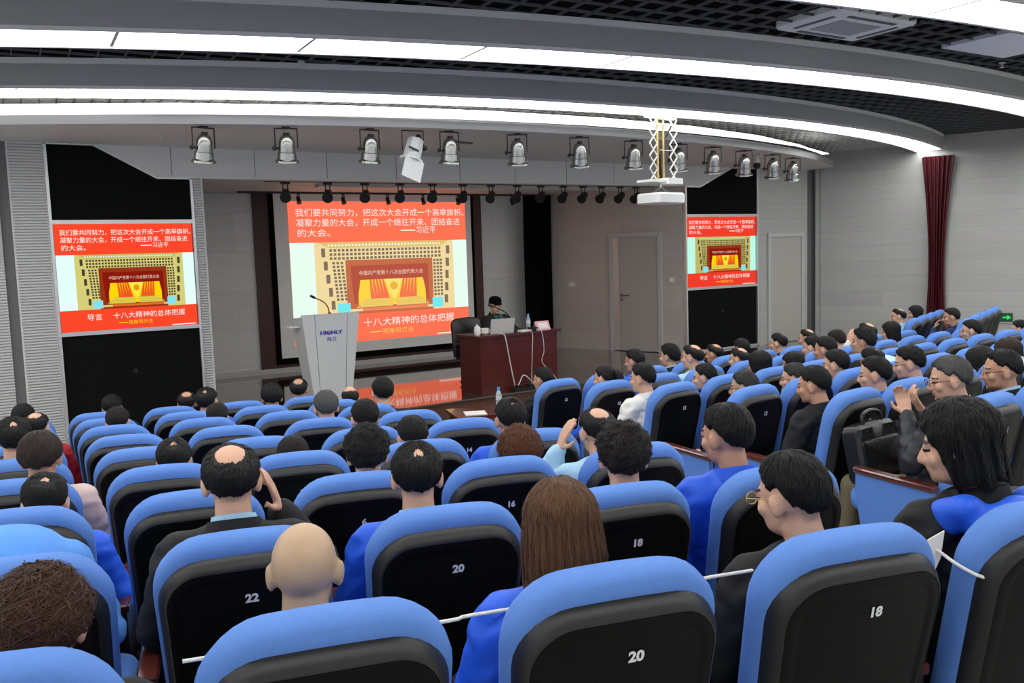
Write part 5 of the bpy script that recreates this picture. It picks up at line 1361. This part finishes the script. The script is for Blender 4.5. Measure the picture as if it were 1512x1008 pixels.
PEOPLE = [
(-0.038, 7.582, 0.07, -11.9, 0.937, 'short', 'k', 'navy', 'lap', 0, -5, '', 'person with black hair at far left, farthest of the left edge column of heads', 'trouser'),
(0.029, 6.731, 0.14, -11.9, 0.926, 'balding', 'k', 'red', 'lap', 0, -15, '', 'balding person in a red jacket near the left edge below the ribbed column', 'trouser'),
(-0.093, 5.125, 0.28, -11.9, 0.976, 'spot', 'k', 'black', 'lap', 10, -5, '', 'person with a small bald spot cut off by the left frame edge', 'trouser'),
(0.008, 4.225, 0.35, -11.9, 0.96, 'bowl', 'b', 'pink', 'lap', 5, -10, '', 'person with parted dark brown hair and pale pink sleeve in the left edge column', 'trouser'),
(0.008, 3.392, 0.42, -11.9, 0.896, 'spot', 'k', 'blue', 'lap', 8, -15, '', 'person with brownish swirl at the crown and blue sleeve at left edge', 'trouser'),
(-0.166, 2.658, 0.49, -11.9, 1.0, 'short', 'k', 'lightblue2', 'fold', 0, 0, '', 'person in a light blue jacket bent far forward at the left edge', 'trouser'),
(-0.049, 1.663, 0.585, -11.9, 0.891, 'curly', 'br', 'black', 'lap', 0, -12, '', 'person with tousled reddish brown hair at the bottom left corner', 'trouser'),
(0.649, 8.211, -0.0, -11.9, 0.93, 'short', 'k', 'black', 'lap', -5, -8, '', 'person with black hair in front of the lower black panel, front row', 'trouser'),
(0.547, 6.643, 0.14, -11.9, 0.914, 'short', 'db', 'black', 'lap', 0, -15, '', 'person with low dark brown head just below the front row head before the black panel', 'trouser'),
(0.559, 4.117, 0.35, -11.9, 0.9, 'spot', 'k', 'blue', 'lap', 0, -12, '', 'person with radiating thin crown hair left of the bald crowned man in black', 'trouser'),
(0.492, 2.49, 0.49, -11.9, 0.998, 'balding', 'k', 'black', 'ear_r', -5, -8, 'collar', 'man with a large bald crown in black jacket, hand raised to his ear', 'trouser'),
(0.447, 1.59, 0.585, -11.9, 0.92, 'bald', 'k', 'blue', 'lap', -8, -10, '', 'completely bald man in a blue jacket in the nearest row', 'trouser'),
(1.257, 8.071, -0.0, -11.9, 0.922, 'balding', 'k', 'grey', 'lap', -5, -8, '', 'greying man with thin crown hair in the front row before the black panel', 'trouser'),
(1.275, 7.248, 0.07, -11.9, 0.962, 'spot', 'k', 'blue', 'lap', -15, -4, '', 'black haired person with small bald spot at right edge of the left black panel', 'trouser'),
(1.212, 6.471, 0.14, -11.9, 0.895, 'short', 'db', 'blue', 'lap', 0, -12, '', 'dark brown haired person just beyond a seat numbered 18 in third row back', 'trouser'),
(1.097, 4.018, 0.35, -11.9, 0.867, 'short', 'db', 'lightblue', 'lap', 0, -16, '', 'person whose low dark brown head barely shows above a seat numbered 18', 'trouser'),
(1.162, 3.148, 0.42, -11.9, 0.942, 'bushy', 'k', 'lightblue', 'lap', -10, -8, '', 'person with tousled spiky black hair in the middle of the left block', 'trouser'),
(1.052, 2.378, 0.49, -11.9, 0.954, 'spot', 'k', 'blue', 'lap', -8, -6, '', 'black haired man in blue jacket with a thin crown patch, behind the spiky haired person', 'trouser'),
(1.795, 7.159, 0.07, -11.9, 0.953, 'bowl', 'k', 'black', 'lap', 0, -6, '', 'person with round black bowl cut seen left of the lectern', 'trouser'),
(1.752, 5.537, 0.21, -11.9, 0.954, 'short', 'g', 'black', 'lap', -5, -8, '', 'man with short greying hair directly below the lectern', 'trouser'),
(1.727, 4.709, 0.28, -11.9, 0.938, 'short', 'k', 'blue', 'lap', 0, -10, '', 'person with full black hair behind the greying man below the lectern', 'trouser'),
(1.685, 3.89, 0.35, -11.9, 0.905, 'short', 'k', 'blue', 'lap', 0, -14, '', 'person with short cropped black hair low behind the stage edge reflection', 'trouser'),
(1.791, 2.996, 0.42, -11.9, 0.895, 'curly', 'rb', 'blue', 'lap', -10, -10, '', 'person with curly reddish brown hair near the centre', 'trouser'),
(1.031, 1.467, 0.585, -11.9, 0.935, 'long', 'lb', 'blue', 'lap', -5, -8, '', 'woman with long straight light brown hair in a blue jacket in the nearest row', 'trouser'),
(2.237, 7.927, -0.0, -11.9, 0.951, 'balding', 'k', 'black', 'lap', -10, -5, '', 'person with streaked thin crown at the left edge of the lectern base', 'trouser'),
(2.425, 7.006, 0.07, -11.9, 0.909, 'bare', 'k', 'black', 'lap', 0, -12, '', 'man with a bare bald crown right of the lectern base', 'trouser'),
(2.417, 6.198, 0.14, -11.9, 0.974, 'short', 'k', 'black', 'lap', -5, -3, '', 'person with thick black hair in front of the red floor reflection', 'trouser'),
(2.209, 3.798, 0.35, -11.9, 0.939, 'whorl', 'k', 'blue', 'lap', -5, -8, '', 'person with a white whorl in short black hair below the bottle at the stage edge', 'trouser'),
(2.198, 2.972, 0.42, -11.9, 0.939, 'balding', 'k', 'lightblue', 'ear_l', -5, -12, '', 'man with a bald patch in light blue shirt holding his face', 'trouser'),
(1.743, 2.191, 0.49, -11.9, 0.952, 'bushy', 'db', 'blue', 'lap', -15, -6, '', 'person with thick wavy dark brown hair behind the man in light blue shirt', 'trouser'),
(2.203, 2.136, 0.49, -11.9, 0.978, 'short', 'k', 'blue', 'lap', 25, -6, '', 'man in a bright blue jacket with black hair turned left, beside the aisle', 'trouser'),
(1.66, 1.319, 0.585, -11.9, 0.94, 'short', 'k', 'black', 'lap', 15, -12, 'glasses_up', 'man in black jacket with thick black hair and pale spectacle frame', 'trouser'),
(2.22, 1.209, 0.585, -11.9, 1.006, 'shaggy', 'k', 'black', 'lap', 35, -12, 'hood', 'man with shaggy long black hair, black jacket and blue hood at the right', 'trouser'),
(4.099, 6.42, 0.14, 6.6, 0.904, 'short', 'k', 'black', 'lap', 20, -5, 'glasses', 'person mostly hidden by the leftmost aisle seat near the desk', 'bluegrey'),
(4.197, 5.595, 0.21, 6.6, 0.92, 'ponytail', 'db', 'blue', 'lap', 20, -8, '', 'woman with a dark ponytail in a blue jacket on the aisle', 'bluegrey'),
(4.048, 4.899, 0.28, 6.6, 0.939, 'short', 'k', 'white', 'lap', 15, -8, '', 'man in a white shirt with black hair on the aisle', 'bluegrey'),
(5.229, 6.534, 0.14, 6.6, 0.954, 'short', 'k', 'blue', 'lap', 25, -6, 'glasses', 'man with glasses and blue jacket below the grey stage door', 'trouser'),
(5.727, 6.629, 0.14, 6.6, 0.947, 'bushy', 'k', 'black', 'lap', 20, -4, '', 'person with curly topped black hair right of the stage door', 'trouser'),
(5.274, 5.739, 0.21, 6.6, 0.984, 'balding', 'k', 'lightblue', 'lap', 15, -6, '', 'balding man with light blue collar at the left edge of the right black panel', 'trouser'),
(6.351, 6.652, 0.14, 6.6, 0.925, 'balding', 'k', 'black', 'ear_l', 20, -6, '', 'person holding a hand to the temple before the right black panel', 'trouser'),
(6.827, 6.76, 0.14, 6.6, 0.928, 'short', 'k', 'black', 'lap', 5, -6, '', 'farthest black haired head before the right black panel', 'trouser'),
(5.861, 5.783, 0.21, 6.6, 0.922, 'balding', 'db', 'lightblue', 'lap', 15, -6, '', 'balding man with thin crown just below the farthest head at the right black panel', 'trouser'),
(5.281, 4.954, 0.28, 6.6, 0.926, 'bob', 'k', 'black', 'lap', 10, -6, '', 'woman with smooth black bob below the right black panel', 'trouser'),
(7.431, 6.794, 0.14, 6.6, 0.94, 'spot', 'k', 'black', 'lap', 15, -6, '', 'dark haired man left of the grey side door bottom', 'trouser'),
(4.664, 4.927, 0.28, 6.6, 0.891, 'short', 'k', 'blue', 'lap', 30, -6, 'beard', 'man with dark hair and goatee facing left behind the white shirted man', 'bluegrey'),
(4.202, 4.032, 0.35, 6.6, 0.894, 'short', 'dg', 'black', 'lap', 30, -8, 'glasses,collar', 'man with glasses, short greyish hair and black jacket on the aisle', 'bluegrey'),
(5.764, 5.058, 0.28, 6.6, 0.882, 'bob', 'k', 'black', 'lap', 35, -8, '', 'woman with a fringe and black hair facing left', 'trouser'),
(4.743, 4.102, 0.35, 6.6, 0.893, 'short', 'dg', 'black', 'lap', 30, -8, 'glasses', 'man with glasses and cropped grey hair behind the woman with a fringe', 'bluegrey'),
(4.079, 3.322, 0.42, 6.6, 0.929, 'short', 'k', 'black', 'lap', 15, -12, '', 'man in black jacket with smooth black hair in front of the briefcase seat', 'bluegrey'),
(7.971, 6.865, 0.14, 6.6, 0.948, 'balding', 'k', 'black', 'lap', 15, -6, '', 'balding dark head against the dark wall corner', 'trouser'),
(6.969, 5.908, 0.21, 6.6, 0.93, 'short', 'k', 'lightblue', 'lap', 15, -8, '', 'person with short dark hair directly below the head at the wall corner', 'trouser'),
(6.278, 5.144, 0.28, 6.6, 0.951, 'short', 'k', 'blue', 'lap', 25, -10, '', 'person with smooth black hair leaning right beside the wall corner heads', 'trouser'),
(5.269, 4.181, 0.35, 6.6, 0.928, 'short', 'k', 'black', 'lap', 20, -10, '', 'person with thick black hair and striped collar in the right block', 'trouser'),
(7.461, 6.007, 0.21, 6.6, 0.95, 'short', 'db', 'black', 'lap', 0, -14, '', 'low dark head against the pale right wall', 'trouser'),
(6.841, 5.202, 0.28, 6.6, 0.969, 'bushy', 'k', 'white', 'lap', 30, -4, '', 'young man with upright black hair facing left in the right block', 'trouser'),
(8.008, 6.074, 0.21, 6.6, 0.98, 'balding', 'k', 'white', 'ear_l', 25, -6, '', 'man shading his brow with a hand near the right wall', 'trouser'),
(8.515, 6.164, 0.21, 6.6, 0.954, 'bob', 'k', 'white', 'lap', 25, -6, '', 'woman with a dark bob near the right wall', 'trouser'),
(5.786, 4.265, 0.35, 6.6, 0.909, 'spot', 'k', 'black', 'lap', 5, -14, '', 'low dark head directly behind the young man with upright hair', 'trouser'),
(4.661, 3.369, 0.42, 6.6, 0.928, 'short', 'k', 'blue', 'lap', 30, -8, '', 'man with close cropped sides and blue collar behind the briefcase seat', 'bluegrey'),
(5.15, 3.469, 0.42, 6.6, 0.946, 'short', 'k', 'blue', 'lap', 30, -12, 'glasses', 'man with glasses and heavy black hair in a bright blue jacket', 'trouser'),
(6.312, 4.344, 0.35, 6.6, 1.0, 'short', 'k', 'paleblue', 'fold', 0, 0, '', 'person in a pale blue shirt bent forward in the right block', 'trouser'),
(10.537, 7.553, 0.21, 23.5, 0.945, 'balding', 'k', 'lightblue', 'lap', 20, -10, '', 'balding man in blue near the foot of the red drape', 'trouser'),
(11.109, 7.72, 0.21, 23.5, 0.939, 'bob', 'k', 'black', 'lap', 20, -4, '', 'woman with smooth black hair beside the foot of the red drape', 'trouser'),
(10.173, 6.538, 0.28, 23.5, 0.937, 'short', 'k', 'navy', 'face_l', 20, -8, '', 'man in navy jacket resting his chin on a hand right of the red drape', 'trouser'),
(8.644, 5.311, 0.28, 6.6, 0.941, 'short', 'k', 'blue', 'lap', 30, -8, 'glasses', 'man with glasses and black hair below the end row of empty seats', 'trouser'),
(9.722, 5.453, 0.28, 6.6, 0.88, 'short', 'k', 'blue', 'lap', 25, -6, '', 'man in a blue jacket at the right edge below the exit sign', 'trouser'),
(5.863, 3.442, 0.42, 6.6, 0.901, 'bob', 'db', 'black', 'lap', 0, -16, '', 'low dark brown head right of the pale blue shirt', 'trouser'),
(6.349, 3.543, 0.42, 6.6, 0.909, 'bob', 'b', 'blue', 'lap', 0, -12, '', 'person with brown hair at the right edge above the woman with a hair tie', 'trouser'),
(4.151, 2.501, 0.49, 6.6, 0.97, 'short', 'g', 'charcoal', 'front', 35, -12, 'glasses', 'grey haired man in dark padded jacket holding up both hands', 'khaki'),
(4.69, 2.573, 0.49, 6.6, 0.957, 'pony_tied', 'k', 'black', 'lap', 35, -10, 'glasses,tie', 'woman with glasses and black hair tied by a white band', 'bluegrey')]
for k, (x, y, z, a, s, st, hc, jk, po, yw, pt, ex, lab, tr) in enumerate(PEOPLE):
    person(x, y, z, a, s, st, hc, jk, po, yw, pt, ex, lab, k, 'seated audience', tr)

# the speaker behind the desk
sp = dm @ Vector((0.70, 0.90, 0))
t = person(sp.x, sp.y, 0.485, math.degrees(DA)+180, 0.97, 'short', 'g', 'black', 'desk', -10, -12, '', 'seated speaker in black coat, green scarf and dark cap at the desk', 4)
hm = posed_body('desk', -10, -12)[1]
bm = B(); lathe(bm, [(0.090, 0.0), (0.093, 0.025), (0.090, 0.055), (0.074, 0.080), (0.04, 0.092), (0.0005, 0.094)], (0, -0.012, 0.045), (0, -0.012, 1.0), 26)
slab(bm, lambda d: [(s_, q) for s_, q in rrect(0.13, 0.045, 0.03, 0.01, 0, d)], [(0.004, 0), (0, 0.004), (0.004, 0.008)], lambda s_, q, n: Vector((s_, 0.07+q, 0.052+n-0.25*q)))
g = obj('cap', mesh(bm, smooth=True), M['drapeblack'], t); g.matrix_local = hm
bm = B()
tube(bm, [(0.078*math.cos(a), 0.232+0.075*math.sin(a), 0.985+0.012*math.sin(a*2)) for a in [2*PI*i/20 for i in range(20)]], 0.024, 10, True)
tube(bm, smooth_pts([(-0.03, 0.32, 1.0), (-0.04, 0.375, 0.90), (-0.05, 0.385, 0.76)]), 0.036, 10); tube(bm, smooth_pts([(0.04, 0.32, 1.0), (0.04, 0.38, 0.90), (0.05, 0.385, 0.80)]), 0.032, 10)
obj('scarf', mesh(bm, smooth=True), CLOTH['green'], t)

# ---------------------------------------------------------------- briefcase on a lap in the right block
t = empty('briefcase', (4.00, 3.10, FLOOR[1]+0.54), R(8), 'black leather briefcase propped against the aisle seat before the grey haired man', 'bag')
W2 = Matrix.Rotation(R(-12), 4, 'X')
bm = B(); slab(bm, lambda d: [(s_, q) for s_, q in rrect(0.38, 0.30, 0.03, 0.02, 0.012, d)], [(0.02, 0), (0, 0.02), (0, 0.09), (0.02, 0.11)], lambda s_, q, n: W2 @ Vector((s_, n-0.055, q)))
obj('bag_body', mesh(bm, smooth=True), M['leather'], t)
bm = B(); slab(bm, lambda d: [(s_, q) for s_, q in rrect(0.35, 0.20, 0.02, 0.02, 0.0, d)], [(0, 0), (0.0, -0.012), (0.015, -0.018)], lambda s_, q, n: W2 @ Vector((s_, n-0.055, 0.02+q)))
obj('front_pocket', mesh(bm, smooth=True), M['leather'], t)
bm = B(); tube(bm, [W2 @ p for p in smooth_pts([Vector((-0.09, -0.03, 0.29)), Vector((-0.08, -0.03, 0.35)), Vector((0, -0.03, 0.37)), Vector((0.08, -0.03, 0.35)), Vector((0.09, -0.03, 0.29))])], 0.011); obj('handle', mesh(bm, smooth=True), M['leather'], t)
bm = B(); box(bm, (-0.185, -0.075, 0.25), (-0.165, -0.05, 0.285), W2); box(bm, (0.14, -0.085, 0.25), (0.175, -0.06, 0.285), W2); box(bm, (-0.1, -0.068, 0.262), (-0.07, -0.05, 0.285), W2); obj('metal_clasp', mesh(bm), M['chrome'], t)

# bottle on the aisle armrest
bottle((3.885, 4.13, FLOOR[3]+0.625), 'water bottle with blue cap by the aisle armrest behind the bright blue jacket')

# ---------------------------------------------------------------- white string along the nearest row, and its paper tag
def seat_local(rw, c, p):
    x, y = SEATPOS[(rw, c)]; a = math.atan(-0.21)
    v = Matrix.Rotation(a, 3, 'Z') @ Vector(p)
    return Vector((x+v.x, y+v.y, FLOOR['ABCDEFGHI'.index(rw)]+p[2]))
pts = []
for c in (0, 1, 2):
    pts += [seat_local('A', c, (-0.27, 0.17, 0.93)), seat_local('A', c, (0.0, 0.19, 0.92)), seat_local('A', c, (0.27, 0.16, 0.93))]
pts += [seat_local('A', 3, (-0.262, 0.13, 0.94)), seat_local('A', 3, (-0.262, 0.02, 0.92)), seat_local('A', 3, (-0.20, -0.02, 0.895)), seat_local('A', 3, (0.0, -0.03, 0.89)), seat_local('A', 3, (0.26, 0.0, 0.90))]
bm = B(); tube(bm, smooth_pts(pts, 4), 0.0042, 8)
tag(obj('string', mesh(bm, smooth=True), M['rope']), 'white string tied along the backs of the nearest row of seats', 'string')
t = empty('paper_tag', seat_local('A', 3, (-0.27, 0.10, 0.935)), R(-20), 'white paper tag with red marks on the string at lower right', 'tag')
bm = B(); P = [(-0.015, 0, 0.03), (0.03, 0, 0.05), (0.02, -0.01, -0.02), (-0.015, 0.01, -0.09), (-0.03, 0.01, -0.11), (-0.04, 0.0, -0.04)]
prism(bm, [(p[0], p[2]) for p in P], lambda p: Vector((p[0], 0.0, p[1])), lambda p: Vector((p[0], 0.004, p[1]))); obj('tag_paper', mesh(bm), M['paper'], t)
redm = mat('red_print', (0.6, 0.02, 0.03), 0.6)
bm = B(); box(bm, (-0.035, -0.003, -0.005), (-0.012, 0.0, 0.012))
for k in range(4): box(bm, (-0.03+0.006*(k % 2), -0.003, -0.045-0.014*k), (-0.012, 0.0, -0.038-0.014*k))
obj('red_marks', mesh(bm), redm, t)
